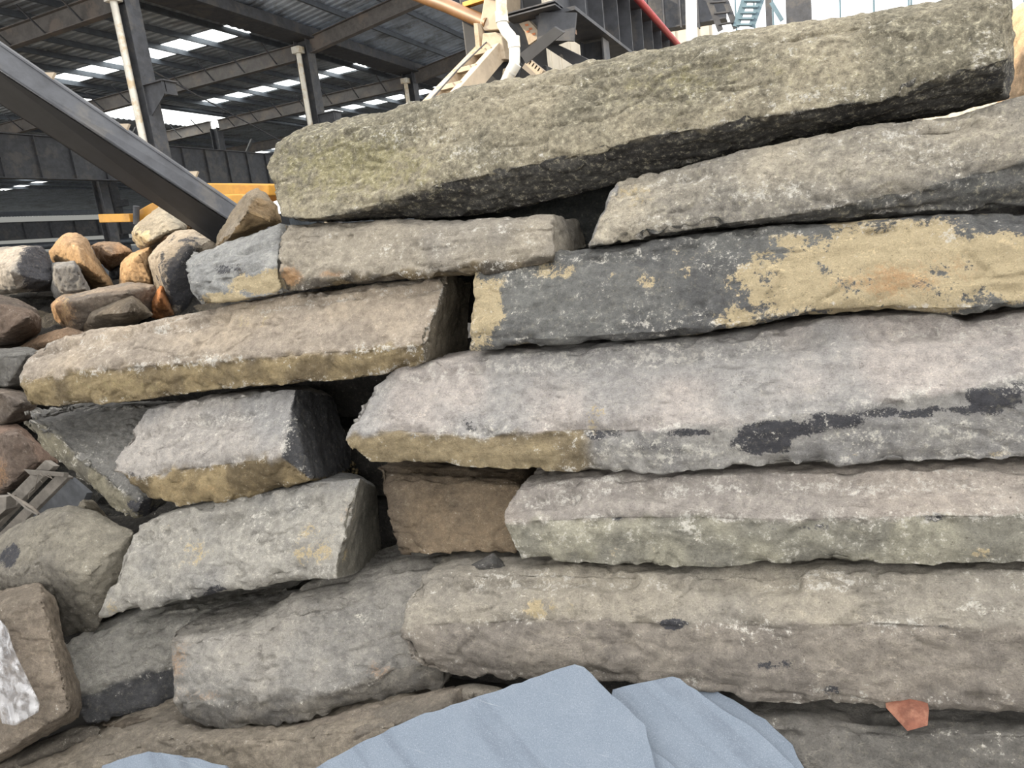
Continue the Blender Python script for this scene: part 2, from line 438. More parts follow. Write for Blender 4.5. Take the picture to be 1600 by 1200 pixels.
def column_stone(name, label, cat, rows, offs, thick=0.45, backdrop=0.0, rback=None, lback=None, group=None, tones=((165, 158, 148), (150, 145, 138)),
                 low=None, lowrow=1, stains=(), voxel=0.0105, amp=0.012, N=26, rcap=None, lcap=None, crust=0.5, mottle=0.15, chip=0.02, backin=0.04, low_left=None):
    """a quarried basalt log: rows of points along its front arrises, top to bottom, give the front; it runs `thick` metres back"""
    R = []
    if rows[0][-1][0] >= 1700:                                                   # the log runs on beyond the right edge of the view
        rows = [list(r) + [(r[-1][0] + 330, r[-1][1] + 330 * (r[-1][1] - r[-3][1]) / (r[-1][0] - r[-3][0]))] for r in rows]; N = int(N * 1.3)
    for row, off in zip(rows, offs):
        p = resample(row, N)
        of = np.interp(np.linspace(0, 1, N), np.linspace(0, 1, len(off)), off) if isinstance(off, (list, tuple)) else np.full(N, off)
        R.append(np.array([face(a, b, c) for (a, b), c in zip(p, of)]))
    ridges = [r for r in R]
    T, B = R[0], R[-1]
    sm = lambda a: np.array([a[max(0, i - 3):i + 4].mean(0) for i in range(len(a))])
    mid_y = max(T[:, 1].mean(), B[:, 1].mean()) + thick
    Tb = T.copy(); Bb = B.copy()
    Tb[:, 1] = np.maximum(T[:, 1] + 0.1, mid_y + (T[:, 1] - T[:, 1].mean())); Tb[:, 2] = T[:, 2] - backdrop - backin
    Bb[:, 1] = np.maximum(B[:, 1] + 0.1, mid_y + (B[:, 1] - B[:, 1].mean())); Bb[:, 2] = B[:, 2] + backin
    if rback is not None:
        for arr, (x, y) in ((Tb, rback[0]), (Bb, rback[1])):
            tgt = at_y(x, y, arr[-1, 1]); dx = tgt - arr[-1]; k = np.linspace(0, 1, N)[:, None] ** 4
            arr[:] = arr + k * np.array([dx[0], 0, dx[2]])
    if lback is not None:
        for arr, (x, y) in ((Tb, lback[0]), (Bb, lback[1])):
            tgt = at_y(x, y, arr[0, 1]); dx = tgt - arr[0]; k = np.linspace(1, 0, N)[:, None] ** 4
            arr[:] = arr + k * np.array([dx[0], 0, dx[2]])
    loop = R + [Bb, Tb]; K = len(loop)
    V = np.array(loop).transpose(1, 0, 2).reshape(-1, 3); Fc = []
    for i in range(N - 1):
        for k in range(K):
            k2 = (k + 1) % K; Fc.append((i * K + k, i * K + k2, (i + 1) * K + k2, (i + 1) * K + k))
    Fc.append(tuple(range(K))); Fc.append(tuple(reversed(range((N - 1) * K, N * K))))
    ridges.append(np.array([r[0] for r in R])); ridges.append(np.array([r[-1] for r in R]))
    axis = _n(B[-1] - B[0])
    cap = None
    if rcap is not None: cap = (None, _n(axis + np.array([0, -0.25, 0])), rcap)
    if lcap is not None: cap = (None, _n(-axis + np.array([0, -0.25, 0])), lcap)
    o = finish_rock(name, V, Fc, voxel, amp, tones, ridges, low, rows[lowrow] if low is not None else None, stains, cap, crust, axis, chip=chip, mottle=mottle, low_left=low_left)
    return tag(o, label, cat, group)

def hull_rock(name, label, cat, outline, ridge, y, thick=0.6, group=None, tones=((150, 140, 125), (130, 122, 112)), voxel=0.018, amp=0.014,
              stains=(), low=None, lowline=None, use_face=None, shrink=0.85, cap=None, crust=0.25, extra=()):
    """a broken boulder: silhouette points, the corners that stand nearer, and a narrower back"""
    P = []
    def pt(px, py, d): return face(px, py, use_face + d) if use_face is not None else at_y(px, py, y + d)
    oc = np.mean(np.array(outline, float), axis=0)
    outline = [tuple(oc + (np.array(q, float) - oc) * 1.035) for q in outline]
    P += [pt(a, b, 0.10) for a, b in outline]
    P += [pt(a, b, d if use_face is not None else d * 1.8) for a, b, d in ridge]
    c = np.mean(P[:len(outline)], axis=0)
    for q in P[:len(outline)]:
        b = c + (q - c) * shrink; v = b - CAM; P.append(CAM + v * (1 + thick / np.linalg.norm(v)))
    P += [np.array(e, float) for e in extra]
    bm = bmesh.new(); vs = [bm.verts.new(p) for p in P]
    res = bmesh.ops.convex_hull(bm, input=vs)
    bmesh.ops.delete(bm, geom=[v for v in bm.verts if not v.link_faces], context='VERTS')
    bm.verts.index_update(); V = [tuple(v.co) for v in bm.verts]; Fc = [tuple(v.index for v in f.verts) for f in bm.faces]
    bm.normal_update()
    rg = [np.array([np.array(e.verts[0].co), np.array(e.verts[1].co)]) for e in bm.edges if e.calc_face_angle(0) > 0.45]
    bm.free()
    o = finish_rock(name, V, Fc, voxel, amp, tones, rg, low, lowline, stains, cap, crust, _n(np.array([1, .2, .3])), chip=0.012)
    return tag(o, label, cat, group)

# ------------------------------------------------------------------ ground and hall shell
structure(MB().box((-75, -12, -0.7), (25, 60, -0.4)).build('floor', CONCRETE))
def corrugated(name, m, x0, x1, y0, y1, z, holes=(), slope=0.0, pitch=0.26, h=0.035, nx=None):
    ys = []; y = y0
    prof = [(0, 0), (0.30, 0), (0.42, h), (0.80, h), (0.92, 0)]
    while y < y1:
        for f, dz in prof: ys.append((y + f * pitch, dz))
        y += pitch
    xs = sorted(set([x0, x1] + [v for hl in holes for v in hl[:2] if x0 < v < x1]))
    V = []; Fc = []
    for x in xs:
        for (yy, dz) in ys: V.append((x, yy, z + dz + slope * (x - x0)))
    n = len(ys)
    for i in range(len(xs) - 1):
        xm = (xs[i] + xs[i + 1]) / 2
        for j in range(n - 1):
            ym = (ys[j][0] + ys[j + 1][0]) / 2
            if any(hl[0] < xm < hl[1] and hl[2] < ym < hl[3] for hl in holes): continue
            Fc.append((i * n + j, i * n + j + 1, (i + 1) * n + j + 1, (i + 1) * n + j))
    o = MB().add(V, Fc).build(name, m)
    s = o.modifiers.new('thickness', 'SOLIDIFY'); s.thickness = 0.006
    return structure(o)
Zr = 8.28
ROWS = [12.1, 18.0, 23.9, 29.8]
h1 = [(-21.6, -14.1, y, y + 0.95) for y in (16.3, 22.2, 28.1, 34.0)]
corrugated('ceiling', SHEET_DARK, -22.55, -13.0, 5.0, 42, Zr, h1)
corrugated('ceiling', SHEET_DARK, -19.0, -6.0, -14.0, 0.45, Zr)          # unseen canopy over the viewpoint, added to shade the stack from the sun
h2 = [(-46, -41, 29.9, 30.6), (-25.2, -22.9, 18.3, 27.5), (-36, -27, 34.0, 35.2), (-41.5, -40, 28.2, 29.0)]
corrugated('ceiling', SHEET_DARK, -62, -22.6, 8.0, 60, Zr, h2)
corrugated('ceiling', SHEET, -12.98, -7.4, 12.6, 42, Zr, (), 0.13)
n_w = 0
for hl in h1 + h2:
    n_w += 1
    structure(MB().box((hl[0] - 0.05, hl[2] - 0.05, Zr + 0.045), (hl[1] + 0.05, hl[3] + 0.05, Zr + 0.055)).build('window_%d' % n_w, SKY))
structure(MB().box((-62.2, 5, -0.4), (-62, 60, 5.2)).build('wall_left', SHEET_DARK))
n_w += 1; structure(MB().box((-62.15, 5, 5.2), (-62.1, 60, 8.3)).build('window_%d' % n_w, SKY_DIM))
structure(MB().box((-62, 59.8, -0.4), (-7.4, 60, 6.6)).build('wall_back', SHEET_DARK))
# valley gutter between the two bays
tag(MB().box((-13.4, 7.5, 7.98), (-12.6, 42, 8.26)).build('roof_gutter', STEEL, bevel=0.01), 'dark roof gutter running over the row of columns with white downpipes', 'gutter')
# rafters
def rafter(y, x0, x1, z0, z1, label, fly=True, mt=None, hh=0.42):
    root = thing('rafter', label, 'beam', ((x0 + x1) / 2, y, min(z0, z1) - hh / 2))
    MB().ibeam((x0, y, z0), (x1, y, z1), 0.20, hh, 0.02).build('beam', mt or STEEL_BROWN, root)
    if fly:
        n = int((x1 - x0) / 1.2)
        for i in range(n):
            x = x0 + 0.8 + i * 1.2; z = z0 + (z1 - z0) * (x - x0) / (x1 - x0)
            MB().bar((x, y + 0.02, z - hh * 0.45), (x, y - 0.55, z + hh * 0.75), 0.03, 0.03, (1, 0, 0)).build('fly_brace', STEEL, root)
    return root
names = ['nearest', 'second', 'third', 'fourth', 'fifth']
for i, y in enumerate(ROWS):
    ref = ['at the top left corner', 'meeting the second white downpipe column', 'meeting the third white downpipe column', 'far back behind the third downpipe column', 'farthest back in the hall'][i]
    rafter(y, -22.02 if i else -22.3, -13.24, 7.68, 7.72, 'dusty steel rafter of the left roof bay, ' + ref)
    if i in (1, 2): rafter(y, -12.76, -7.6, 7.82, 8.5, 'dusty steel rafter of the right roof bay, ' + ref, False)
    if i > 0: rafter(y, -35.7, -22.42, 7.7, 7.7, 'steel rafter in the far roof bay, ' + ref, i in (1, 2))
# purlins: nothing in the photo tells the ones of one bay apart
def purlins(xs, y0, y1, zf, label, group):
    src = None
    for x in xs:
        if src is None:
            src = MB().bar((x, y0, zf(x)), (x, y1, zf(x)), 0.06, 0.14).build('purlin', PURLIN); tag(src, label, 'beam', group); base = Vector(src.location); xb = x
        else:
            c = src.copy(); col.objects.link(c); c.location = base + Vector((x - xb, 0, zf(x) - zf(xb)))
purlins([-14.2 - 1.15 * k for k in range(7)], 5.2, 41.8, lambda x: 8.20, 'slim steel purlin of the left roof bay crossing the skylight strips', 'purlins of the left roof bay')
purlins([-11.6, -10.4, -9.2, -8.0], 12.7, 41.8, lambda x: 8.20 + 0.13 * (x + 12.98), 'slim steel purlin of the right roof bay under the shiny sheet', 'purlins of the right roof bay')
purlins([-26.5 - 1.6 * k for k in range(12)], 8.2, 58, lambda x: 8.20, 'slim steel purlin of the far roof bay', 'purlins of the far roof bay')
# columns with downpipes
col_lab = ['steel column with a white downpipe, nearest of the row, behind the steel brace', 'steel column with a white downpipe, second in the row, above the left end of the topmost log',
           'steel column with a white downpipe, third in the row, beside the conveyor frame']
def column_thing():
    x, y = -13.0, ROWS[0]
    root = thing('steel_column', col_lab[0], 'column', (x, y, 0), 'steel columns with white downpipes')
    s = MB(); s.bar((x - 0.2, y, -0.4), (x - 0.2, y, 7.98), 0.36, 0.02, (1, 0, 0)); s.bar((x + 0.2, y, -0.4), (x + 0.2, y, 7.98), 0.36, 0.02, (1, 0, 0)); s.bar((x, y, -0.4), (x, y, 7.98), 0.012, 0.39, (1, 0, 0))
    s.build('shaft', STEEL, root)
    dp = MB().tube([(x - 0.06, y - 0.22, 0.2), (x - 0.06, y - 0.22, 7.7)], 0.075, 14).build('downpipe', PVC, root, smooth=True)
    MB().box((x - 0.19, y - 0.35, 7.62), (x + 0.07, y - 0.09, 7.80)).build('rain_hopper', PVC, dp, bevel=0.01)
    b = MB(); b.prism([(x + 0.21, y - 0.12, 5.95), (x + 0.75, y - 0.12, 5.95), (x + 0.75, y - 0.12, 5.75), (x + 0.21, y - 0.12, 5.35)], (0, 0.02, 0))
    b.box((x + 0.21, y - 0.2, 5.95), (x + 0.8, y + 0.2, 5.98)); b.box((x + 0.73, y - 0.18, 5.7), (x + 0.75, y + 0.18, 5.95))
    b.build('bracket', STEEL, root)
    return root
c0 = column_thing()
for k in (1, 2):
    c = copy_tree(c0, Vector((-13.0, ROWS[k], 0))); c['label'] = col_lab[k]
for k, y in list(enumerate(ROWS[:4]))[1:]:
    x = -22.2
    root = thing('steel_column', ['grey steel column at the far edge of the left bay, outside the left', 'slim pale steel column at the far edge of the left bay, above the yellow bar', 'grey steel column at the far edge of the left bay, right of the nearest downpipe column', 'grey steel column at the far edge of the left bay, farthest back'][k], 'column', (x, y, 0))
    MB().ibeam((x, y, -0.4), (x, y, 7.6), 0.32, 0.36, 0.02, (1, 0, 0)).build('shaft', STEEL, root)
    MB().bar((x, y + 0.2, 5.2), (x, y + 2.0, 7.3), 0.08, 0.08, (1, 0, 0)).build('knee_brace', STEEL, root)
for k, (x, y) in ((1, (-36.0, 29.9)),):
    root = thing('steel_column', ['grey steel column in the far bay behind the runway beams', 'steel column with a bracket in the far bay, right of the slim pale column', 'slim pale steel column in the far bay left of the bracketed one'][k], 'column', (x, y, 0))
    MB().ibeam((x, y, -0.4), (x, y, 7.6), 0.4, 0.5, 0.03, (1, 0, 0)).build('shaft', STEEL if k != 2 else PURLIN, root)
    MB().bar((x + 0.25, y - 0.1, 6.2), (x + 1.0, y - 0.1, 6.2), 0.3, 0.35).build('bracket', STEEL, root)
# struts along the column rows
tag(MB().tube([(-22.0, 14, 8.12), (-22.0, 40, 8.12)], 0.09, 12).build('tie_pipe', PURLIN, smooth=True), 'round steel tie pipe along the bright band at the far roof edge', 'pipe')
tag(MB().tube([(-13.3, 12.3, 6.6), (-16.0, 20, 5.9), (-19, 26, 6.05)], 0.018, 6).build('hanging_cable', STEEL), 'thin dark cable sagging across the left bay behind the nearest downpipe column', 'cable')
# crane runway beams
def runway(x, y0, y1, z0, z1, label, step=1.05, b=0.34, mt=STEEL):
    root = thing('runway_beam', label, 'beam', (x, (y0 + y1) / 2, z0))
    MB().ibeam((x, y0, (z0 + z1) / 2), (x, y1, (z0 + z1) / 2), b, z1 - z0, 0.03).build('girder', mt, root)
    n = int((y1 - y0) / step)
    for i in range(min(n, 60)):
        y = y0 + 0.2 + i * step
        MB().box((x + 0.01, y, z0 + 0.03), (x + b / 2 - 0.02, y + 0.025, z1 - 0.03)).build('stiffener', mt, root)
    return root
runway(-20.0, 10, 32, 5.08, 6.28, 'deep dark steel runway beam with stiffeners crossing behind the steel brace', b=0.22)
runway(-34.0, 15, 42, 4.42, 5.22, 'lower dark runway beam in the far bay, above the grey pipe', 1.3, 0.24)
tag(MB().tube([(-33.6, 15, 4.12), (-33.6, 30, 4.0)], 0.17, 14).build('steel_pipe', PURLIN, smooth=True), 'thick grey pipe below the lower dark runway beam', 'pipe')
for k in range(3):
    z = 6.2 + 0.35 * k
    tag(MB().bar((-40 - 3 * k, 20, z), (-40 - 3 * k, 48, z), 0.16, 0.22).build('wall_rail', PURLIN), ['lowest', 'middle', 'topmost'][k] + ' of three pale rails in the far bay behind the bracketed column', 'rail')

# ------------------------------------------------------------------ steel brace in front of the heap
def camspace(px, py, zc): return CAM + ray(px, py) / F * zc
root = thing('steel_brace', 'large dark grey steel brace slanting from the upper left down to the rubble', 'beam', camspace(345, 350, 6.0))
def strip(a0, a1, zc0, b0, b1, zc1, dep, name, m, gap=0.0):
    A0, A1, B0, B1 = camspace(*a0, zc0), camspace(*a1, zc0), camspace(*b0, zc1), camspace(*b1, zc1)
    return [A0, A1, B0, B1]
away = Vector(RW @ np.array([0.25, 0.10, 1.0])).normalized()
def channel(a0, a1, zc0, b0, b1, zc1, dep, name, m, back_top=0.0, back_bottom=0.0):
    A0, A1, B0, B1 = [Vector(v) for v in (camspace(*a0, zc0 + back_top), camspace(*a1, zc0 + back_bottom), camspace(*b0, zc1 + back_top), camspace(*b1, zc1 + back_bottom))]
    t = 0.02; mb = MB()
    mb.prism([A0, A1, B1, B0], away * t)                                  # web turned to the viewer
    for P, Q, s in ((A0, B0, 1), (A1, B1, -1)):                          # its two flanges
        u = (A1 - A0).normalized() * t * s
        mb.prism([P, P + u, P + u + away * dep, P + away * dep], Q - P)
    return mb.build(name, m, root)
channel((-40, 40), (-40, 83), 5.0, (424, 358), (409, 378), 6.3, 0.2, 'upper_channel', STEEL, 0.10, 0.0)
channel((-40, 87), (-40, 137), 5.0, (408, 380), (389, 414), 6.3, 0.2, 'lower_channel', DARK_SHADE_STEEL, 0.0, 0.45)  # faces down: its shade is put into the near-black colour
for (x, y, zc) in ((80, 112, 5.3), (197, 192, 5.6), (305, 266, 5.9)):
    d = Vector(RW @ np.array([0.76, 0.65, 0])); u = Vector(RW @ np.array([0.65, -0.76, 0])); c = Vector(camspace(x - 5, y + 6, zc))
    MB().prism([c - d * 0.035, c + d * 0.035, c + u * 0.05 + d * 0.02], away * 0.02).build('lug', CREAM, root)
# ------------------------------------------------------------------ yellow machine behind the heap
YM = 9.2
def ym(a, b, d=0): return at_y(a, b, YM + d)
root = thing('yellow_machine', 'yellow machine parked behind the rubble heap, partly hidden by the steel brace', 'machine', at_y(300, 420, YM))
MB().prism([ym(206, 338), (ym(206, 334)), ym(234, 318), ym(246, 315), ym(249, 330), ym(240, 345), ym(208, 348)], (0.1, 0.9, 0)).build('cab_hood', YELLOW, root, bevel=0.02)
MB().bar(ym(166, 341), ym(214, 340), 0.3, 0.14).build('beacon_bar', YELLOW, root, bevel=0.01)
MB().tube([ym(213, 322, -0.1), ym(213, 350, -0.1)], 0.05, 10).build('hose', STEEL, root)
MB().prism([ym(300, 286), ym(420, 288), ym(420, 306), ym(386, 306), ym(352, 318), ym(300, 316)], (0.1, 1.0, 0)).build('boom', YELLOW, root, bevel=0.02)
MB().prism([ym(346, 304, -0.3), ym(376, 303, -0.3), ym(386, 312, -0.3), ym(380, 330, -0.3), ym(350, 330, -0.3)], (0.1, 0.4, 0)).build('bucket_guard', YELLOW, root, bevel=0.02)
a = at_y(300, 420, YM)
MB().box((a[0] - 1.6, YM + 0.2, 0.2), (a[0] + 1.2, YM + 1.8, 1.9)).build('engine_body', YELLOW, root, bevel=0.05)
for dx in (-1.1, 0.8):
    MB().tube([(a[0] + dx, YM + 0.1, 0.1), (a[0] + dx, YM + 0.5, 0.1)], 0.5, 24).build('wheel', STEEL, root)

# ------------------------------------------------------------------ stone-splitting machine, conveyor frame and drain pipe behind the stack
YS = 8.0
def ys(a, b, d=0.0): return at_y(a, b, YS + d)
root = thing('stone_splitter', 'sunlit cream steel machine head behind the topmost log', 'machine', at_y(770, 170, YS))
MB().prism([ys(750, 36), ys(756, 0), ys(756, -40), ys(780, -40), ys(780, 46), ys(756, 48)], (0.12, 0.5, 0)).build('upright_plate', CREAM, root, bevel=0.01)
MB().prism([ys(754, 52, -0.1), ys(774, 50, -0.1), ys(784, 58, -0.1), ys(790, 92, -0.1), ys(766, 96, -0.1), ys(752, 74, -0.1)], (0.05, 0.25, 0)).build('carriage_block', CREAM, root, bevel=0.01)
MB().prism([ys(740, 36, -0.06), ys(746, 36, -0.06), ys(751, 84, -0.06), ys(744, 84, -0.06)], (0.03, 0.1, 0)).build('side_rail', CREAM, root)
MB().tube([ys(806, 62, 0.10), ys(814, 62, 0.34)], 0.19, 24).build('drive_wheel', DARK_SHADE_STEEL, root)
MB().prism([ys(811, 37, 0.05), ys(826, 32, 0.05), ys(840, 47, 0.05), ys(842, 59, 0.05), ys(826, 70, 0.05), ys(820, 50, 0.05)], (0.02, 0.05, 0)).build('cream_guard', CREAM, root)
mk = MB()
for (x, y) in ((820, 38), (826, 44), (822, 48), (831, 52)):
    mk.prism([ys(x, y, 0.044), ys(x + 5, y - 1, 0.044), ys(x + 6, y + 2, 0.044), ys(x + 1, y + 3, 0.044)], (0, 0.004, 0))
mk.build('orange_marking', ORANGE_MARK, root)
rk = MB(); rk.bar(ys(824, 100), ys(846, 118), 0.14, 0.12, (0, 0, 1))
for k in range(5):
    f = k / 4.5 + 0.05; x = 830 + 20 * f; y = 98 + 16 * f
    rk.bar(ys(x, y), ys(x + 1.6, y + 1.3), 0.14, 0.04, (0, 0, 1))
rk.build('toothed_rack', CREAM, root)
cb = at_y(786, 100, YS + 0.45)
MB().box((cb[0] - 0.62, YS + 0.42, -0.4), (cb[0] + 0.55, YS + 1.2, 3.9)).build('body', DARK_SHADE_STEEL, root, bevel=0.02)  # dark bulk, enlarged so its colour stands for shade between parts
MB().box((cb[0] - 0.45, YS + 0.40, 3.9), (cb[0] + 0.35, YS + 1.1, 4.9)).build('head_housing', DARK_SHADE_STEEL, root, bevel=0.02)
MB().prism([ys(738, 96, 0.05), ys(800, 78, 0.05), ys(816, 100, 0.05), ys(806, 150, 0.05), ys(744, 160, 0.05)], (0.05, 0.3, 0)).build('chute', DARK_SHADE_STEEL, root, bevel=0.01)
MB().prism([ys(786, 108, -0.1), ys(796, 104, -0.1), ys(798, 124, -0.1), ys(784, 126, -0.1)], (0.02, 0.1, 0)).build('foot_plate', CREAM, root)

root = thing('conveyor_frame', 'cream ladder-like conveyor frame sloping down left of the white drain pipe', 'frame', at_y(700, 165, YS))
def rail(p, q, w, h, name, m=CREAM): MB().bar(p, q, w, h, (0, 0, 1)).build(name, m, root, bevel=0.005)
n0, n1 = ys(782, 78), at_y(706, 166, 6.9)
f0, f1 = ys(752, 78, 0.1), at_y(668, 166, 7.0)
rail(n0, n1, 0.10, 0.19, 'side_rail'); rail(f0, f1, 0.10, 0.12, 'side_rail')
up = np.array([0, 0, 0.08])
for f in (0.14, 0.46, 0.76, 0.97):
    rail(f0 + (f1 - f0) * (f + 0.03) + up * 0.5, n0 + (n1 - n0) * f + up, 0.10, 0.05, 'rung')
for p in (n1, f1): MB().box((p[0] - 0.05, p[1] - 0.05, -0.4), (p[0] + 0.05, p[1] + 0.05, p[2])).build('leg', CREAM, root)
tag(MB().tube([ys(760, 66, -0.1), at_y(716, 108, 7.3), at_y(668, 162, 6.75)], 0.008, 6).build('steel_wire', STEEL), 'thin wire running along the cream conveyor frame', 'wire')
YD = 7.0
root = thing('drain_pipe', 'thick white elbowed drain pipe hanging in front of the cream machine', 'pipe', at_y(790, 140, YD))
pp = [at_y(a, b, YD) for a, b in ((782, -40), (783, 0), (784, 26), (785, 38), (790, 48), (798, 57), (803, 66), (804, 80), (804, 96), (802, 106), (796, 116), (790, 128), (787, 150), (800, 900))]
dp = MB().tube(pp, 0.054, 20).build('pipe', PVC, root, smooth=True)
for (i, r) in ((2, 0.062), (6, 0.060), (9, 0.060)):
    d = (Vector(pp[i + 1]) - Vector(pp[i])).normalized() * 0.05
    MB().tube([Vector(pp[i]) - d, Vector(pp[i]) + d], r, 20).build('joint', PVC, dp, smooth=True)
tag(MB().tube([at_y(620, -20, 8.8), at_y(700, 10, 8.4), at_y(764, 38, 8.05)], 0.078, 18).build('ochre_pipe', OCHRE, smooth=True), 'ochre round pipe slanting down to the cream machine from the top edge', 'pipe')
tag(MB().bar(at_y(728, 8, 8.3), at_y(790, -12, 7.9), 0.10, 0.05).build('ochre_rail', YELLOW, bevel=0.004), 'narrow yellow rail above the ochre pipe, at the top edge', 'rail')

# crane girder at the right with its red pipe
gx = -2.46
root = thing('crane_girder', 'dark crane girder with vertical stiffeners running back above the topmost log', 'beam', (gx, 13, 4.28))
MB().ibeam((gx, 8.0, 4.72), (gx, 17.0, 4.78), 0.42, 0.86, 0.04).build('girder', STEEL, root)
for i in range(11):
    y = 8.5 + i * 0.8; MB().box((gx + 0.01, y, 4.33), (gx + 0.19, y + 0.03, 5.12)).build('stiffener', STEEL, root)
MB().bar(at_y(872, 20, 7.96), at_y(868, 64, 7.96), 0.04, 0.42, (1, 0, 0)).build('end_plate', STEEL, root)
tag(MB().tube([(gx + 0.32, 8.5, 5.02), (gx + 0.32, 17.2, 5.05)], 0.05, 12).build('red_pipe', RED, smooth=True), 'red pipe running along the dark crane girder', 'pipe')
for y in (9.5, 16.6): MB().ibeam((gx, y, -0.4), (gx, y, 4.28), 0.3, 0.3, 0.02, (1, 0, 0)).build('support_column', STEEL, root)
root = thing('cross_girder', 'short dark steel girder crossing just right of the white drain pipe', 'beam', ys(840, 60))
MB().ibeam(ys(796, 30, -0.05), ys(874, 9, -0.05), 0.3, 0.05, 0.014).build('top_flange', STEEL, root)
MB().prism([ys(836, 18), ys(870, 12), ys(873, 54), ys(842, 66)], (0.02, 0.35, 0)).build('web_plate', STEEL, root)
MB().prism([ys(812, 84, -0.35), ys(866, 42, -0.35), ys(881, 51, -0.35), ys(822, 100, -0.35)], (0.01, 0.03, 0.01)).build('diagonal_flange', DARK_SHADE_STEEL, root)
MB().prism([ys(846, 70, 0.25), ys(858, 64, 0.25), ys(930, 98, 0.25), ys(905, 108, 0.25)], (0.02, 0.15, 0)).build('back_brace', DARK_SHADE_STEEL, root)
MB().bar(ys(868, 58, 0.4), ys(900, 50, 0.4), 0.06, 0.05).build('rusty_angle', OCHRE, root)
# cross beam behind
root = thing('cross_beam', 'dark steel beam with stiffeners across the far end of the crane girder', 'beam', at_y(1040, 60, 17.4))
MB().ibeam(at_y(985, 20, 17.4), at_y(1135, -8, 17.4), 0.4, 1.0, 0.03).build('girder', STEEL, root)
for x in (1010, 1036, 1062, 1090): 
    p = at_y(x, 10, 17.2); MB().box((p[0], p[1] - 0.1, p[2] - 0.45), (p[0] + 0.03, p[1] + 0.05, p[2] + 0.4)).build('stiffener', STEEL, root)
tag(MB().bar(at_y(1081, 66, 12), at_y(1079, -40, 12), 0.15, 0.12, (0, 1, 0)).build('white_post', PLATE), 'white vertical post right of the red pipe', 'post')
# back wall with windows
yw = 20.0
def wall_panel(x0, x1, z0, z1, name):
    mb = MB(); x = x0
    while x < x1 - 1e-4:
        xe = min(x + 0.28, x1); mb.box((x, yw, z0), (xe, yw + 0.05, z1)); mb.box((x, yw - 0.03, z0), (x + 0.05, yw + 0.001, z1)); x = xe
    return structure(mb.build(name, CREAM_WALL))
wx = at_y(1112, 30, yw)[0]
wall_panel(-7.3, wx, -0.4, 9.0, 'wall_back'); wall_panel(wx, 9, -0.4, 5.4, 'wall_back')
tag(MB().box((-7.3, yw - 0.12, 5.55), (wx, yw - 0.04, 5.66)).build('white_coping', PLATE), 'pale flashing strip along the foot of the cream corrugated wall', 'trim')
k = 0
for a, b in ((1150, 1238), (1262, 1420), (1424, 1600)):
    k += 1; n_w += 1
    xa, xb = at_y(a, 30, yw)[0], at_y(b, 30, yw)[0]
    fr = MB()
    for x in np.linspace(xa, xb, 4): fr.box((x - 0.02, yw - 0.02, 5.4), (x + 0.02, yw + 0.04, 8.6))
    fr.box((xa, yw - 0.02, 5.4), (xb, yw + 0.04, 5.45)); fr.box((xa, yw - 0.02, 8.55), (xb, yw + 0.04, 8.6))
    fo = structure(fr.build('window_%d' % n_w, BLUEGREY))
    fo['_o'] = list(fo.location)
    MB().box((xa, yw + 0.005, 5.42), (xb, yw + 0.012, 8.58)).build('pane', GLASS, fo)
for (a, lab) in ((1201, 'slim grey post right of the far stair'), (1248, 'wide dark grey post between the far bright windows')):
    wd = 0.5 if a == 1248 else 0.12
    p = at_y(a, 20, 17.5); tag(MB().box((p[0] - wd / 2, p[1], -0.4), (p[0] + wd / 2, p[1] + 0.2, 9)).build('steel_post', STEEL), lab, 'post')
# stair and ladder seen over the log
YL = 13.0
def yl(a, b, d=0.0): return at_y(a, b, YL + d)
root = thing('stair', 'dark steel stair flight rising at the far right of the red pipe', 'stair', yl(1125, 70))
MB().bar(yl(1126, 48), yl(1096, -30), 0.03, 0.09).build('stringer', STEEL, root); MB().bar(yl(1150, 44), yl(1122, -30), 0.03, 0.09).build('stringer', STEEL, root)
for f in (0.12, 0.34, 0.56, 0.78): MB().bar(yl(1126 - 30 * f, 48 - 78 * f), yl(1150 - 28 * f, 44 - 74 * f), 0.08, 0.02).build('step', STEEL, root)
root = thing('ladder', 'blue-grey sloping ladder against the bright windows', 'ladder', yl(1170, 60))
MB().bar(yl(1174, 42), yl(1196, -20), 0.05, 0.10).build('stringer', BLUEGREY, root); MB().bar(yl(1150, 42), yl(1170, -20), 0.05, 0.10).build('stringer', BLUEGREY, root)
for f in (0.05, 0.2, 0.35, 0.5, 0.65, 0.8): MB().bar(yl(1150 + 20 * f, 42 - 62 * f), yl(1174 + 22 * f, 42 - 62 * f), 0.10, 0.03).build('rung', BLUEGREY, root)
tag(MB().bar(yl(1205, 4), yl(1222, 32), 0.05, 0.06).build('window_brace', BLUEGREY), 'thin teal diagonal brace across the bright window right of the ladder', 'brace')
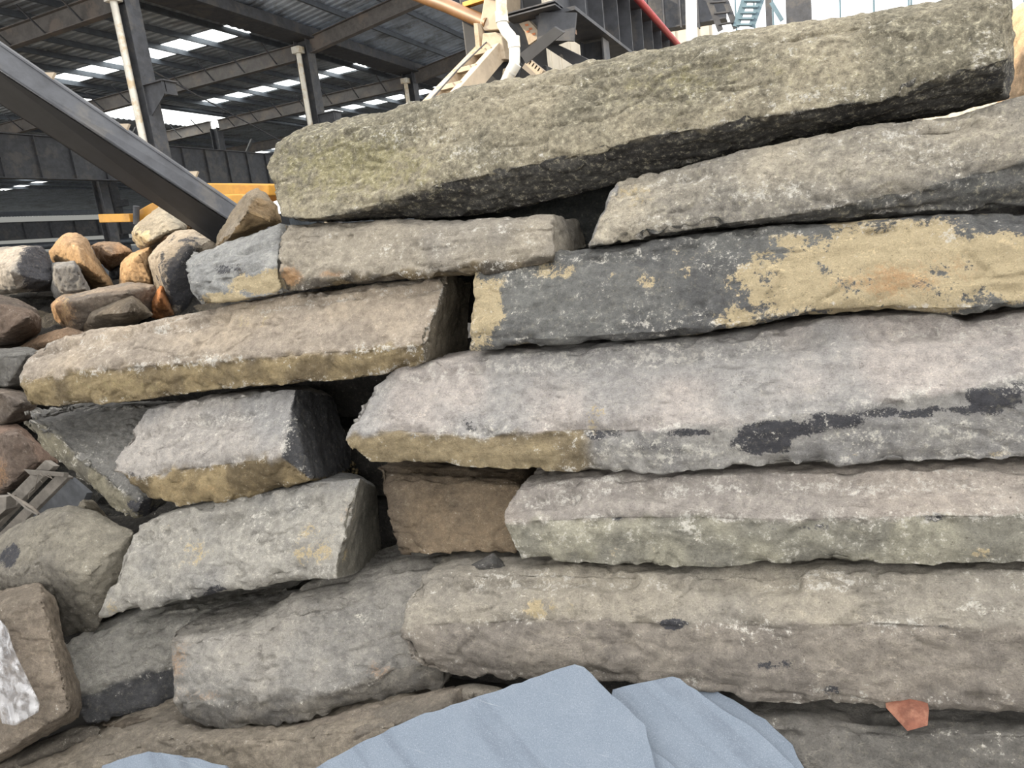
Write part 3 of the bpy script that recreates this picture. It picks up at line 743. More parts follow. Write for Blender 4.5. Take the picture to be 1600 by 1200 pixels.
# ------------------------------------------------------------------ the stack of basalt logs
LOG = 'quarried basalt logs in the stack'
A_low = [(440, 340), (480, 344), (540, 334), (620, 311), (680, 291), (760, 272), (850, 253), (930, 240), (1000, 216), (1080, 204), (1200, 181), (1330, 165), (1400, 155), (1450, 126), (1500, 113), (1580, 92)]
column_stone('stone_log', 'long mottled grey-green stone log lying along the very top of the stack', 'stone',
    [[(430, 225), (450, 208), (480, 196), (540, 183), (655, 153), (730, 133), (860, 106), (930, 86), (1010, 70), (1100, 50), (1300, 20), (1500, -2), (1572, -16)],
     [(414, 262), (432, 236), (480, 212), (540, 198), (655, 168), (730, 150), (860, 128), (930, 112), (1010, 98), (1100, 78), (1300, 42), (1500, 14), (1582, 0)],
     A_low,
     [(462, 347), (500, 348), (560, 345), (660, 342), (760, 338), (880, 310), (960, 285), (1080, 257), (1180, 235), (1330, 203), (1480, 176), (1568, 152)]],
    [0.16, 0.05, 0.0, 0.24], thick=0.34, mottle=0.75, tones=((166, 157, 136), (136, 130, 113)), low=((92, 90, 86), (74, 72, 70)), lowrow=2, amp=0.012, crust=0.42, N=34,  # low tone paints the underside's shade into the colour
    rback=[(1586, 0), (1578, 150)],
    stains=[('g', 560, 255, 150, 60, 0.75), ('g', 460, 290, 50, 50, 0.5), ('g', 1230, 110, 190, 60, 0.35), ('w', 620, 210, 160, 30, 0.40), ('w', 1230, 150, 260, 26, 0.42),
            ('g', 1060, 130, 150, 60, 0.5), ('w', 1540, 80, 40, 40, 0.55), ('d', 1560, 120, 40, 20, 0.6), ('w', 740, 240, 120, 26, 0.40), ('w', 1300, 70, 260, 40, 0.32)])
B_low = [(918, 386), (1000, 372), (1100, 356), (1180, 346), (1330, 320), (1440, 300), (1510, 275), (1600, 255), (1720, 232)]
column_stone('stone_log', 'pale lichen-speckled log under the right half of the topmost log', 'stone',
    [[(962, 284), (1050, 262), (1150, 240), (1280, 212), (1400, 186), (1500, 168), (1600, 140), (1720, 112)],
     [(950, 305), (1050, 280), (1150, 258), (1280, 230), (1400, 205), (1500, 188), (1600, 162), (1720, 136)],
     B_low,
     [(914, 390), (1000, 378), (1100, 364), (1180, 354), (1330, 346), (1440, 336), (1510, 333), (1600, 326), (1720, 316)]],
    [0.08, 0.03, 0.0, 0.09], thick=0.42, mottle=0.5, tones=((182, 173, 156), (146, 141, 132)), low=((112, 111, 108), (90, 90, 88)), lowrow=2, lcap=(150, 148, 146), crust=0.5, lback=[(985, 290), (950, 380)],  # underside darkened by the low tone to stand for shade
    stains=[('w', 1180, 300, 150, 26, 0.46), ('w', 1450, 240, 130, 40, 0.42), ('t', 1010, 310, 70, 40, 0.40), ('w', 1050, 345, 130, 20, 0.40)])
C_top = [(737, 405), (770, 399), (830, 392), (880, 390), (935, 386), (1050, 368), (1180, 354), (1300, 347), (1400, 339), (1480, 333), (1560, 329), (1600, 336), (1720, 322)]
column_stone('stone_log', 'dark grey log splashed with tan clay, right of the log with a broken end', 'stone',
    [C_top,
     [(738, 418), (785, 410), (880, 402), (935, 397), (1050, 382), (1180, 367), (1300, 359), (1400, 351), (1480, 345), (1560, 341), (1600, 346), (1720, 334)],
     [(733, 520), (785, 532), (870, 530), (1000, 522), (1100, 514), (1200, 500), (1300, 486), (1400, 482), (1500, 485), (1600, 470), (1720, 456)],
     [(731, 552), (785, 549), (870, 546), (1000, 537), (1100, 527), (1200, 512), (1300, 497), (1400, 491), (1500, 502), (1600, 486), (1720, 470)]],
    [0.06, 0.03, 0.0, 0.06], thick=0.46, tones=((122, 122, 119), (102, 102, 102)), crust=0.42, amp=0.010,
    stains=[('t', 752, 480, 30, 80, 0.95), ('t', 830, 535, 50, 18, 0.62), ('t', 1040, 445, 80, 34, 0.50), ('t', 1130, 500, 90, 26, 0.66), ('t', 1170, 430, 70, 60, 0.58), ('t', 1260, 440, 80, 60, 0.70),
            ('t', 1400, 400, 150, 60, 0.92), ('t', 1400, 470, 180, 40, 0.85), ('t', 1570, 420, 120, 70, 1.0), ('t', 1485, 430, 70, 50, 1.0), ('t', 1230, 375, 50, 16, 0.62), ('t', 1080, 395, 50, 16, 0.42), ('t', 1660, 410, 90, 80, 1.0),
            ('t', 860, 420, 40, 20, 0.42), ('d', 1590, 345, 40, 14, 0.5), ('r', 1400, 440, 70, 30, 0.7), ('r', 1480, 420, 60, 30, 0.45), ('r', 1330, 445, 40, 20, 0.5),
            ('w', 800, 420, 60, 30, 0.52), ('w', 1040, 500, 80, 30, 0.42), ('w', 900, 480, 120, 50, 0.28), ('w', 1130, 410, 60, 30, 0.45), ('w', 1480, 370, 30, 20, 0.55), ('w', 960, 400, 120, 14, 0.45)])
D_low = [(532, 690), (560, 677), (620, 673), (700, 679), (740, 686), (800, 676), (900, 672), (1000, 672), (1080, 668), (1160, 664), (1230, 650), (1300, 640), (1400, 625), (1500, 607), (1600, 590), (1720, 574)]
column_stone('stone_log', 'longest pale grey log across the middle right with a smooth sloping top face', 'stone',
    [[(608, 574), (650, 566), (730, 553), (870, 545), (1000, 537), (1100, 527), (1200, 512), (1300, 497), (1380, 490), (1470, 486), (1496, 494), (1508, 506), (1560, 493), (1600, 484), (1720, 466)],
     [(572, 612), (640, 590), (730, 578), (870, 570), (1000, 562), (1100, 553), (1200, 540), (1300, 526), (1380, 520), (1470, 514), (1500, 520), (1560, 516), (1600, 508), (1720, 492)],
     D_low,
     [(576, 726), (640, 729), (700, 734), (780, 738), (860, 739), (960, 743), (1040, 743), (1120, 736), (1200, 731), (1400, 725), (1600, 720), (1720, 716)]],
    [0.095, 0.075, 0.0, 0.06], thick=0.5, tones=((186, 178, 172), (170, 167, 164)), low=((168, 165, 160), (146, 144, 142)), lowrow=2, crust=0.62, N=40, amp=0.010, low_left=(935, (158, 143, 114), (134, 121, 98)),
    stains=[('d', 1192, 688, 40, 20, 1.1), ('d', 1250, 672, 60, 16, 1.0), ('d', 1310, 658, 50, 12, 0.95), ('d', 1370, 646, 60, 9, 0.85), ('d', 1430, 648, 60, 7, 0.8), ('d', 1470, 640, 60, 9, 0.75), ('d', 1560, 622, 44, 20, 0.9),
            ('d', 1350, 636, 60, 8, 0.55), ('w', 1050, 705, 190, 34, 0.50), ('d', 1010, 700, 90, 30, 0.40), ('d', 1330, 690, 200, 22, 0.36), ('d', 940, 680, 40, 10, 0.55), ('d', 660, 684, 80, 6, 0.45), ('d', 1070, 676, 60, 6, 0.55), ('w', 1450, 680, 220, 30, 0.48), ('w', 780, 668, 120, 12, 0.45), ('t', 930, 655, 16, 24, 0.52), ('d', 735, 660, 20, 12, 0.45), ('d', 1590, 600, 60, 12, 0.6), ('t', 1450, 712, 200, 10, 0.42)])
E_low = [(26, 598), (60, 590), (150, 578), (250, 568), (330, 565), (400, 558), (500, 551), (600, 545), (640, 543), (664, 538)]
column_stone('stone_log', 'long pinkish-tan log on the left with a rounded left nose and dark broken right end', 'stone',
    [[(50, 548), (72, 534), (120, 517), (200, 509), (300, 489), (400, 467), (500, 454), (600, 441), (700, 424)],
     [(34, 572), (60, 552), (120, 534), (200, 525), (300, 506), (400, 485), (500, 472), (600, 459), (694, 448)],
     E_low,
     [(42, 640), (100, 638), (200, 630), (250, 625), (350, 612), (450, 604), (520, 598), (590, 588), (664, 568)]],
    [0.13, 0.10, 0.0, 0.06], thick=0.42, tones=((188, 173, 154), (172, 160, 146)), low=((160, 143, 110), (122, 108, 84)), lowrow=2, rcap=(122, 114, 100), crust=0.62,
    rback=[(738, 440), (728, 552)], stains=[('g', 200, 605, 160, 24, 0.4), ('w', 330, 560, 120, 10, 0.5), ('t', 420, 500, 70, 30, 0.36), ('w', 150, 545, 60, 20, 0.38), ('r', 300, 600, 80, 20, 0.3)])
column_stone('stone_block', 'short blue-grey block with a tan lower corner above the pinkish-tan log', 'stone',
    [[(298, 394), (330, 384), (365, 370), (400, 357), (437, 349)],
     [(286, 412), (330, 404), (370, 394), (405, 384), (437, 376)],
     [(290, 440), (330, 436), (370, 428), (405, 418), (434, 412)],
     [(304, 478), (340, 474), (380, 468), (415, 464), (442, 458)]],
    [0.24, 0.12, 0.02, 0.05], thick=0.36, tones=((172, 171, 167), (154, 154, 152)), crust=0.3, stains=[('t', 410, 446, 40, 20, 1.1), ('t', 365, 467, 40, 9, 0.95), ('d', 360, 420, 40, 10, 0.35)])
column_stone('stone_log', 'grey log with a rust-brown spot at its left bottom corner, just under the topmost log', 'stone',
    [[(440, 351), (480, 346), (600, 343), (700, 346), (800, 343), (866, 336)],
     [(434, 372), (480, 364), (600, 359), (700, 361), (800, 357), (868, 352)],
     [(432, 424), (480, 436), (520, 432), (600, 429), (700, 421), (800, 408), (868, 398)],
     [(442, 460), (480, 455), (530, 448), (600, 440), (700, 432), (800, 424), (866, 414)]],
    [0.10, 0.02, 0.0, 0.03], thick=0.36, tones=((170, 161, 146), (152, 146, 137)), low=((122, 108, 84), (92, 86, 78)), lowrow=2, crust=0.45,
    stains=[('r', 450, 430, 18, 16, 1.0), ('r', 515, 427, 20, 8, 0.7), ('w', 620, 390, 140, 30, 0.36), ('w', 820, 370, 60, 24, 0.38)])
column_stone('stone_slab', 'slanting dark grey slab-like stone under the left nose of the pinkish-tan log', 'stone',
    [[(40, 645), (90, 640), (150, 638), (215, 634), (262, 630)],
     [(46, 652), (100, 690), (150, 738), (190, 770), (222, 786)],
     [(32, 664), (70, 706), (120, 752), (165, 792), (206, 820)]],
    [[0.42, 0.45, 0.5, 0.5, 0.5], [0.10, 0.14, 0.16, 0.16, 0.16], [0.16, 0.20, 0.22, 0.22, 0.22]], thick=0.25, tones=((136, 134, 130), (118, 117, 115)), low=((142, 136, 118), (112, 108, 98)), lowrow=1, crust=0.62,
    stains=[('w', 120, 712, 60, 30, 0.35), ('d', 225, 795, 30, 20, 0.6)])
H_low = [(172, 736), (214, 748), (260, 735), (340, 726), (400, 719), (437, 714)]
column_stone('stone_block', 'grey block with a tan crusted lower face and a black broken right end', 'stone',
    [[(222, 640), (260, 630), (300, 623), (400, 612), (464, 604)],
     [(186, 700), (225, 676), (300, 660), (390, 650), (456, 642)],
     H_low,
     [(214, 776), (270, 796), (330, 790), (400, 772), (440, 762), (484, 748)]],
    [0.14, 0.10, 0.0, 0.08], thick=0.42, tones=((178, 172, 166), (158, 156, 154)), low=((162, 144, 110), (118, 104, 80)), lowrow=2, rcap=(74, 74, 76), crust=0.6,  # end tone: dark fresh fracture plus its shadow, both in the colour
    rback=[(520, 622), (562, 742)], stains=[('w', 330, 660, 90, 40, 0.32), ('r', 300, 765, 90, 16, 0.35), ('d', 200, 745, 12, 14, 0.5)])
column_stone('stone_block', 'square-fronted light grey block stained tan, below the block with a black end', 'stone',
    [[(216, 818), (260, 804), (300, 794), (400, 770), (480, 753), (566, 744)],
     [(200, 850), (260, 834), (300, 826), (400, 806), (480, 790), (556, 778)],
     [(156, 950), (250, 932), (350, 912), (450, 894), (526, 884)],
     [(152, 968), (250, 949), (350, 931), (450, 913), (528, 906)]],
    [0.10, 0.065, 0.0, 0.03], thick=0.42, tones=((168, 164, 156), (140, 139, 137)), rcap=(128, 124, 114), crust=0.4, rback=[(588, 764), (600, 884)], amp=0.010,
    stains=[('t', 490, 860, 45, 36, 0.52), ('t', 300, 850, 60, 40, 0.36), ('w', 420, 830, 80, 60, 0.36), ('w', 270, 860, 30, 60, 0.36), ('d', 330, 925, 16, 10, 0.9), ('t', 180, 950, 30, 20, 0.45), ('r', 540, 800, 18, 26, 0.4)])
column_stone('stone_block', 'brown stone set back in shadow between the tan-stained block and the lower right log', 'stone',
    [[(587, 729), (700, 734), (812, 745)],
     [(590, 756), (650, 746), (812, 761)],
     [(618, 872), (700, 868), (806, 863)]],
    [0.36, 0.24, 0.22], thick=0.36, tones=((132, 116, 96), (112, 100, 86)), crust=0.2)
K_low = [(786, 816), (850, 812), (950, 806), (1100, 807), (1200, 812), (1300, 809), (1400, 806), (1600, 803), (1720, 800)]
column_stone('stone_log', 'straight log with a flat pink-grey top and white-flecked front, below the longest pale log', 'stone',
    [[(804, 760), (860, 750), (960, 744), (1100, 739), (1300, 733), (1600, 727), (1720, 724)],
     [(784, 800), (850, 780), (950, 770), (1100, 764), (1300, 760), (1600, 756), (1720, 754)],
     K_low,
     [(812, 880), (900, 886), (1000, 890), (1100, 891), (1200, 889), (1300, 886), (1400, 889), (1500, 886), (1600, 881), (1720, 880)]],
    [0.09, 0.07, 0.0, 0.05], thick=0.5, tones=((178, 168, 158), (166, 159, 152)), low=((164, 160, 144), (142, 139, 128)), lowrow=2, crust=0.55, N=36, amp=0.010,
    stains=[('w', 950, 840, 130, 30, 0.42), ('w', 1300, 850, 240, 30, 0.40), ('g', 900, 850, 90, 30, 0.3), ('g', 1200, 850, 160, 30, 0.2), ('d', 1460, 810, 22, 12, 0.85), ('w', 1080, 825, 22, 12, 0.75), ('d', 1300, 826, 120, 8, 0.40), ('t', 1000, 860, 60, 20, 0.36), ('t', 1560, 860, 60, 16, 0.36), ('d', 955, 812, 14, 8, 0.6)])
L_low = [(620, 985), (660, 974), (700, 975), (800, 970), (900, 968), (1000, 972), (1100, 975), (1200, 978), (1300, 975), (1400, 975), (1500, 980), (1600, 980), (1720, 978)]
column_stone('stone_log', 'thick dusty log along the bottom right, longest of the lowest course', 'stone',
    [[(648, 906), (700, 898), (800, 892), (900, 891), (1000, 893), (1200, 891), (1400, 891), (1600, 888), (1720, 887)],
     [(636, 930), (700, 918), (800, 912), (900, 911), (1000, 912), (1200, 910), (1400, 909), (1600, 906), (1720, 905)],
     L_low,
     [(634, 1030), (700, 1048), (800, 1056), (900, 1056), (1000, 1066), (1100, 1078), (1200, 1090), (1300, 1095), (1400, 1100), (1500, 1100), (1600, 1102), (1720, 1102)],
     [(662, 1052), (720, 1064), (790, 1072), (900, 1074), (1000, 1082), (1100, 1094), (1200, 1106), (1300, 1108), (1400, 1115), (1500, 1113), (1600, 1115), (1720, 1115)]],
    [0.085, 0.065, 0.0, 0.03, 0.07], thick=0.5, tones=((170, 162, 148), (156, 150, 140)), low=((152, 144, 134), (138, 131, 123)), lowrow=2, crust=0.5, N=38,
    stains=[('w', 1165, 1000, 14, 30, 0.5), ('w', 1210, 995, 20, 24, 0.42), ('d', 1200, 1042, 40, 10, 0.5), ('d', 1300, 1080, 24, 18, 0.5), ('w', 1285, 1070, 30, 24, 0.42), ('d', 1050, 976, 22, 8, 0.8), ('d', 880, 974, 30, 8, 0.5), ('t', 870, 950, 60, 18, 0.40), ('w', 1540, 950, 70, 14, 0.5), ('d', 1460, 978, 60, 6, 0.6), ('d', 1510, 938, 26, 8, 0.55), ('w', 850, 925, 130, 12, 0.36)])
column_stone('stone_block', 'rough grey boulder-like block at the bottom, left of the thick dusty log', 'stone',
    [[(266, 986), (330, 980), (392, 973), (432, 944), (472, 914), (530, 902), (600, 886), (650, 880), (730, 880), (800, 886)],
     [(262, 1000), (330, 994), (400, 986), (440, 968), (480, 950), (540, 945), (600, 946), (640, 950), (700, 960), (760, 970)],
     [(272, 1106), (330, 1100), (400, 1098), (480, 1088), (560, 1072), (606, 1052), (650, 1040), (700, 1035)],
     [(278, 1118), (330, 1141), (400, 1140), (480, 1128), (560, 1112), (646, 1092), (690, 1080)]],
    [[0.16, 0.16, 0.18, 0.26, 0.36, 0.36, 0.40, 0.42], [0.04, 0.04, 0.06, 0.12, 0.18, 0.22, 0.26], [0.0, 0.0, 0.02, 0.1, 0.16], [0.07, 0.05, 0.07, 0.16, 0.2]], thick=0.40, tones=((168, 163, 155), (150, 147, 142)),
    low=((132, 127, 119), (108, 105, 101)), lowrow=2, crust=0.35, amp=0.014, stains=[('r', 275, 1030, 26, 55, 0.5), ('r', 310, 1088, 60, 12, 0.45), ('r', 590, 1048, 24, 16, 0.5), ('w', 560, 960, 40, 20, 0.4)])
N_low = [(106, 1096), (150, 1082), (200, 1064), (262, 1042), (330, 1020)]
column_stone('stone_log', 'grey log with a dark shaded lower face, left of the rough boulder-like block', 'stone',
    [[(132, 985), (180, 970), (220, 960), (330, 944), (440, 926)],
     [(92, 1010), (150, 996), (220, 984), (330, 968), (440, 952)],
     N_low,
     [(134, 1132), (180, 1129), (225, 1117), (272, 1104), (340, 1084)]],
    [[0.24, 0.56], [0.14, 0.48], [0.05, 0.44], [0.12, 0.48]], thick=0.32, tones=((186, 182, 174), (166, 163, 156)), low=((88, 88, 90), (76, 76, 78)), lowrow=2, crust=0.4)  # lower face toned dark to carry its shade
hull_rock('boulder', 'large sloping grey boulder at the left edge, beside the pallet boards', 'stone',
    [(-60, 872), (0, 838), (60, 806), (106, 792), (150, 800), (206, 832), (190, 888), (158, 950), (150, 985), (96, 990), (0, 960), (-60, 950)],
    [(104, 800, -0.05), (60, 880, -0.10), (140, 900, -0.08), (0, 900, -0.08)], 0, 0.45, use_face=0.10, tones=((150, 144, 131), (130, 125, 116)), voxel=0.013, amp=0.012,
    stains=[('d', 18, 870, 20, 16, 0.9)])
hull_rock('boulder', 'upright brown boulder at the bottom left corner with plastic film on it', 'stone',
    [(-60, 930), (0, 922), (62, 911), (84, 938), (96, 980), (128, 1100), (126, 1122), (50, 1158), (0, 1190), (-60, 1215)],
    [(0, 950, -0.16), (68, 936, -0.14), (110, 1110, -0.12), (0, 1180, -0.16)], 0, 0.30, use_face=-0.08, tones=((144, 132, 118), (128, 118, 106)), voxel=0.013, amp=0.012)
hull_rock('boulder', 'flat brown stone under the upright boulder, bottom left corner', 'stone',
    [(-40, 1206), (0, 1192), (60, 1160), (130, 1130), (156, 1136), (150, 1158), (80, 1180), (0, 1225)],
    [(40, 1185, -0.04)], 0, 0.30, use_face=-0.02, tones=((118, 110, 100), (104, 98, 90)), voxel=0.013, amp=0.008)
hull_rock('boulder', 'small round brown stone wedged under the log with a dark shaded face', 'stone',
    [(156, 1130), (200, 1126), (262, 1108), (280, 1116), (240, 1140), (170, 1150)], [(210, 1130, 0.02)], 0, 0.22, use_face=0.06, tones=((118, 106, 92), (104, 95, 85)), voxel=0.013, amp=0.006)
column_stone('stone_log', 'brown log along the bottom edge, under the rough boulder-like block', 'stone',
    [[(10, 1192), (60, 1176), (150, 1148), (270, 1114), (330, 1138), (470, 1124), (620, 1096)],
     [(0, 1230), (60, 1206), (150, 1178), (270, 1150), (330, 1158), (470, 1150), (620, 1130)],
     [(-10, 1400), (60, 1400), (150, 1395), (270, 1390), (330, 1390), (470, 1388), (620, 1386)]],
    [[0.06, 0.06, 0.1, 0.14, 0.12, 0.12], -0.10, -0.16], thick=0.30, tones=((150, 140, 126), (132, 124, 113)), crust=0.2, amp=0.014)
hull_rock('stone_block', 'brown block behind the big slate slab, under the gap beside the thick log', 'stone',
    [(316, 1200), (326, 1164), (400, 1153), (520, 1127), (640, 1099), (698, 1074), (722, 1068), (740, 1120), (640, 1220), (400, 1330), (330, 1310)],
    [(340, 1188, -0.10), (560, 1150, -0.10), (680, 1112, -0.06)], 0, 0.30, use_face=0.0, tones=((142, 132, 120), (122, 115, 106)), voxel=0.013, amp=0.012, crust=0.15)
hull_rock('boulder', 'small pale stone poking out between the thick log and the big slate slab', 'stone',
    [(712, 1072), (740, 1068), (796, 1076), (800, 1100), (760, 1120), (712, 1108)], [(735, 1085, -0.03)], 0, 0.22, use_face=0.02, tones=((160, 152, 140), (146, 139, 129)), voxel=0.012, amp=0.006)
column_stone('stone_log', 'dark dusty log at the bottom right corner, under the thick dusty log', 'stone',
    [[(1090, 1102), (1200, 1108), (1300, 1110), (1400, 1117), (1500, 1115), (1600, 1117), (1720, 1117)],
     [(1090, 1125), (1200, 1136), (1300, 1140), (1400, 1145), (1500, 1144), (1600, 1146), (1720, 1146)],
     [(1090, 1400), (1200, 1400), (1300, 1400), (1400, 1400), (1500, 1400), (1600, 1400), (1720, 1400)]],
    [0.16, 0.05, 0.04], thick=0.45, tones=((136, 131, 124), (118, 115, 110)), crust=0.15, stains=[('w', 1480, 1150, 30, 24, 0.42), ('w', 1560, 1160, 70, 30, 0.32)])
hull_rock('stone_shard', 'small dark triangular shard lying on the rough block beside the thick log', 'stone',
    [(714, 896), (740, 880), (770, 864), (784, 874), (796, 893), (760, 899)], [(772, 880, 0.04)], 0, 0.10, use_face=0.06, tones=((92, 90, 88), (78, 77, 77)), voxel=0.008, amp=0.004)
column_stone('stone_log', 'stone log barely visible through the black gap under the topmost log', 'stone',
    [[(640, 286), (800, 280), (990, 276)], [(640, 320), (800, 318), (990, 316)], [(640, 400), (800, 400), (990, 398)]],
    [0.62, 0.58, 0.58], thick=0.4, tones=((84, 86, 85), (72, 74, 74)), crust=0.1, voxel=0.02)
# second course of logs added behind, toned dark to deepen the gaps' shade
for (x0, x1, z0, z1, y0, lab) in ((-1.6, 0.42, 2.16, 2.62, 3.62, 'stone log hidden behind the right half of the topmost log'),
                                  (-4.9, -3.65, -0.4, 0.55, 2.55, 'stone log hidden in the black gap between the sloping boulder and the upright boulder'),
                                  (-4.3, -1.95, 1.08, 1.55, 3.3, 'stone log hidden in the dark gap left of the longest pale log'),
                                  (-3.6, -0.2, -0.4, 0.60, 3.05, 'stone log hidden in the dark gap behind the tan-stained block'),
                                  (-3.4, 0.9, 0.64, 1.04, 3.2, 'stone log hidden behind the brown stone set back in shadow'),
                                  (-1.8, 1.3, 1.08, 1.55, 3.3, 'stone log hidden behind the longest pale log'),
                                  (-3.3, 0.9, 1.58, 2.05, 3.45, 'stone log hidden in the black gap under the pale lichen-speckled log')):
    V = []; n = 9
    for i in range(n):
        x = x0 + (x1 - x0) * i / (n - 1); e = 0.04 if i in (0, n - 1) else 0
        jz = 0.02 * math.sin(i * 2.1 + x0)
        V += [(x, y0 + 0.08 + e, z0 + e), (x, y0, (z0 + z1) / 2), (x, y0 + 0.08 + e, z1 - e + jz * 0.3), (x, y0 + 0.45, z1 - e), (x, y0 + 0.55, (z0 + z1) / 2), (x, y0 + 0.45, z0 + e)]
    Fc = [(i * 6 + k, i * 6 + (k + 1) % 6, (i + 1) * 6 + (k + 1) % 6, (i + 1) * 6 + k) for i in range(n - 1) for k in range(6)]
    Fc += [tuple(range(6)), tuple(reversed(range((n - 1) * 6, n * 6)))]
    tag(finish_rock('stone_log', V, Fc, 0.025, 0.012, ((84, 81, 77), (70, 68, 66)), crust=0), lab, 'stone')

# ------------------------------------------------------------------ slate slabs in front
def slab(label, poly, p0, nrm, t, group=None, edge=0.003):
    nrm = _n(np.array(nrm, float)); pts = [on_plane(a, b, p0, nrm) for a, b in poly]
    # rough the outline a little, then a solid slab of thickness t with a slightly ragged rim
    out = []
    rs = np.random.RandomState(len(poly) * 7 + int(t * 1000))
    for i, p in enumerate(pts):
        q = pts[(i + 1) % len(pts)]; d = np.linalg.norm(q - p); k = max(1, int(d / 0.03))
        side = np.cross(nrm, _n(q - p))
        for j in range(k):
            out.append(p + (q - p) * j / k + side * (rs.uniform(-edge, edge) if j else 0))
    V = []; n = len(out); c = np.mean(out, axis=0)
    for lv in (0.0, 0.3, 0.7, 1.0):
        for p in out:
            jit = np.zeros(3) if lv == 0 else _n(c - p) * rs.uniform(-0.004, 0.006)
            V.append(p - nrm * t * lv + jit)
    Fc = [tuple(range(n)), tuple(reversed(range(3 * n, 4 * n)))]
    for a in range(3):
        for i in range(n):
            j = (i + 1) % n; Fc.append((a * n + i, a * n + j, (a + 1) * n + j, (a + 1) * n + i))
    o = MB().add(V, Fc).build('slate_slab', SLATE)
    return tag(o, label, 'slab', group)
P1 = face(900, 1040, -0.12)
slab('large blue-grey slate slab leaning at the bottom centre, frontmost of the slabs', [(898, 1038), (912, 1042), (945, 1075), (1008, 1132), (1018, 1175), (1030, 1230), (1010, 1420), (400, 1420), (470, 1212), (512, 1188), (560, 1162), (650, 1120), (760, 1084)],
     P1, (0.10, -0.62, 0.78), 0.028)
P2 = face(1060, 1058, 0.02)
slab('blue-grey slate slab with ribbed bands, right of the large frontmost slab', [(958, 1078), (1000, 1067), (1050, 1057), (1062, 1060), (1128, 1108), (1180, 1140), (1240, 1196), (1290, 1420), (1000, 1420), (940, 1180)],
     P2, (0.16, -0.62, 0.77), 0.022)
slab('dark-edged slate slab lying beneath the ribbed slab', [(1040, 1062), (1078, 1060), (1130, 1086), (1196, 1124), (1238, 1164), (1275, 1240), (1275, 1420), (1040, 1420)],
     P2 + np.array([0.0, 0.036, -0.036]), (0.16, -0.62, 0.77), 0.025)
slab('sliver of pale slate between the two large slabs at the bottom edge', [(1014, 1170), (1040, 1186), (1062, 1206), (1060, 1300), (1000, 1300)],
     P2 + np.array([0.0, -0.03, 0.025]), (0.16, -0.62, 0.77), 0.012)
slab('small slate slab at the bottom edge left of the large slab', [(160, 1196), (196, 1184), (232, 1174), (300, 1184), (352, 1196), (380, 1300), (120, 1310)],
     face(232, 1175, -0.30), (0.05, -0.55, 0.83), 0.025)
# terracotta wedge under the thick log
w0 = [face(1384, 1106, 0.03), face(1424, 1108, 0.0), face(1452, 1108, 0.02), face(1450, 1134, -0.02), face(1418, 1143, -0.035)]
o = MB().add(list(map(tuple, w0)) + [tuple(p + np.array([0.0, 0.06, 0.006])) for p in w0],
             [(0, 1, 4), (1, 2, 3, 4), (9, 6, 5), (9, 8, 7, 6), (0, 5, 6, 1), (1, 6, 7, 2), (2, 7, 8, 3), (3, 8, 9, 4), (4, 9, 5, 0)]).build('brick_piece', TERRA, bevel=0.002)
tag(o, 'broken orange brick piece wedged under the thick dusty log', 'brick')

# ------------------------------------------------------------------ plastic film and pallet at the left
film_px = [[(-30, 955), (0, 968), (12, 982)], [(-30, 1000), (0, 1002), (20, 1012)], [(-26, 1030), (6, 1034), (36, 1046)], [(-20, 1060), (12, 1064), (50, 1074)], [(-10, 1090), (18, 1096), (62, 1098)], [(4, 1130), (24, 1134), (60, 1112)]]
V = []; rs = np.random.RandomState(3)
g = [[np.array(p, float) for p in r] for r in film_px]
U = 16; W = 26
for i in range(W):
    a = i / (W - 1) * (len(g) - 1); i0 = min(int(a), len(g) - 2); fr = a - i0
    for j in range(U):
        b = j / (U - 1) * 2; j0 = min(int(b), 1); fb = b - j0
        p = (g[i0][j0] * (1 - fb) + g[i0][j0 + 1] * fb) * (1 - fr) + (g[i0 + 1][j0] * (1 - fb) + g[i0 + 1][j0 + 1] * fb) * fr
        V.append(face(p[0], p[1], -0.285 + 0.012 * math.sin(j * 1.1 + i * 0.35) + 0.008 * math.sin(i * 1.1 - j * 0.6) + rs.uniform(-0.003, 0.003)))
Fc = [(i * U + j, i * U + j + 1, (i + 1) * U + j + 1, (i + 1) * U + j) for i in range(W - 1) for j in range(U - 1)]
o = MB().add(V, Fc).build('plastic_film', FILM, smooth=True)
sm = o.modifiers.new('thickness', 'SOLIDIFY'); sm.thickness = 0.0015
tag(o, 'crumpled strip of clear plastic film hanging on the upright brown boulder', 'plastic film')

YP = 3.05
def pq(a, b, d=0.0): return at_y(a, b, YP + d)
root = thing('pallet', 'weathered grey wooden pallet tipped between the boulders at the left edge', 'pallet', pq(20, 840))
def board(quad, name, m, d=0.0, t=0.03):
    MB().prism([pq(a, b, d) for a, b in quad], (0.02, t, -0.01)).build(name, m, root, bevel=0.003)
board([(-40, 830), (70, 719), (84, 728), (-26, 844)], 'slat', WOOD)
board([(-16, 848), (92, 738), (106, 746), (6, 846)], 'slat', WOOD, 0.01)
board([(36, 733), (100, 738), (99, 745), (46, 742)], 'cross_slat', WOOD, -0.03, 0.02)
board([(24, 832), (108, 746), (136, 770), (122, 800), (60, 830)], 'side_board', WOOD_DARK, 0.03)
board([(-30, 778), (10, 776), (9, 796), (-4, 808), (-30, 826)], 'block', WOOD, -0.06, 0.08)
MB().tube([pq(a, b, -0.05) for a, b in ((60, 740), (58, 748), (54, 764), (46, 770), (44, 780))], 0.0022, 6).build('twine', TWINE, root)
MB().tube([pq(a, b, -0.05) for a, b in ((62, 740), (68, 745), (76, 741), (82, 748), (70, 742), (62, 749), (66, 754))], 0.0022, 6).build('twine', TWINE, root)
MB().tube([pq(a, b, -0.05) for a, b in ((12, 770), (24, 778), (38, 786), (52, 794), (64, 806))], [0.004, 0.010, 0.012, 0.011, 0.008], 8).build('strap', TWINE, root)
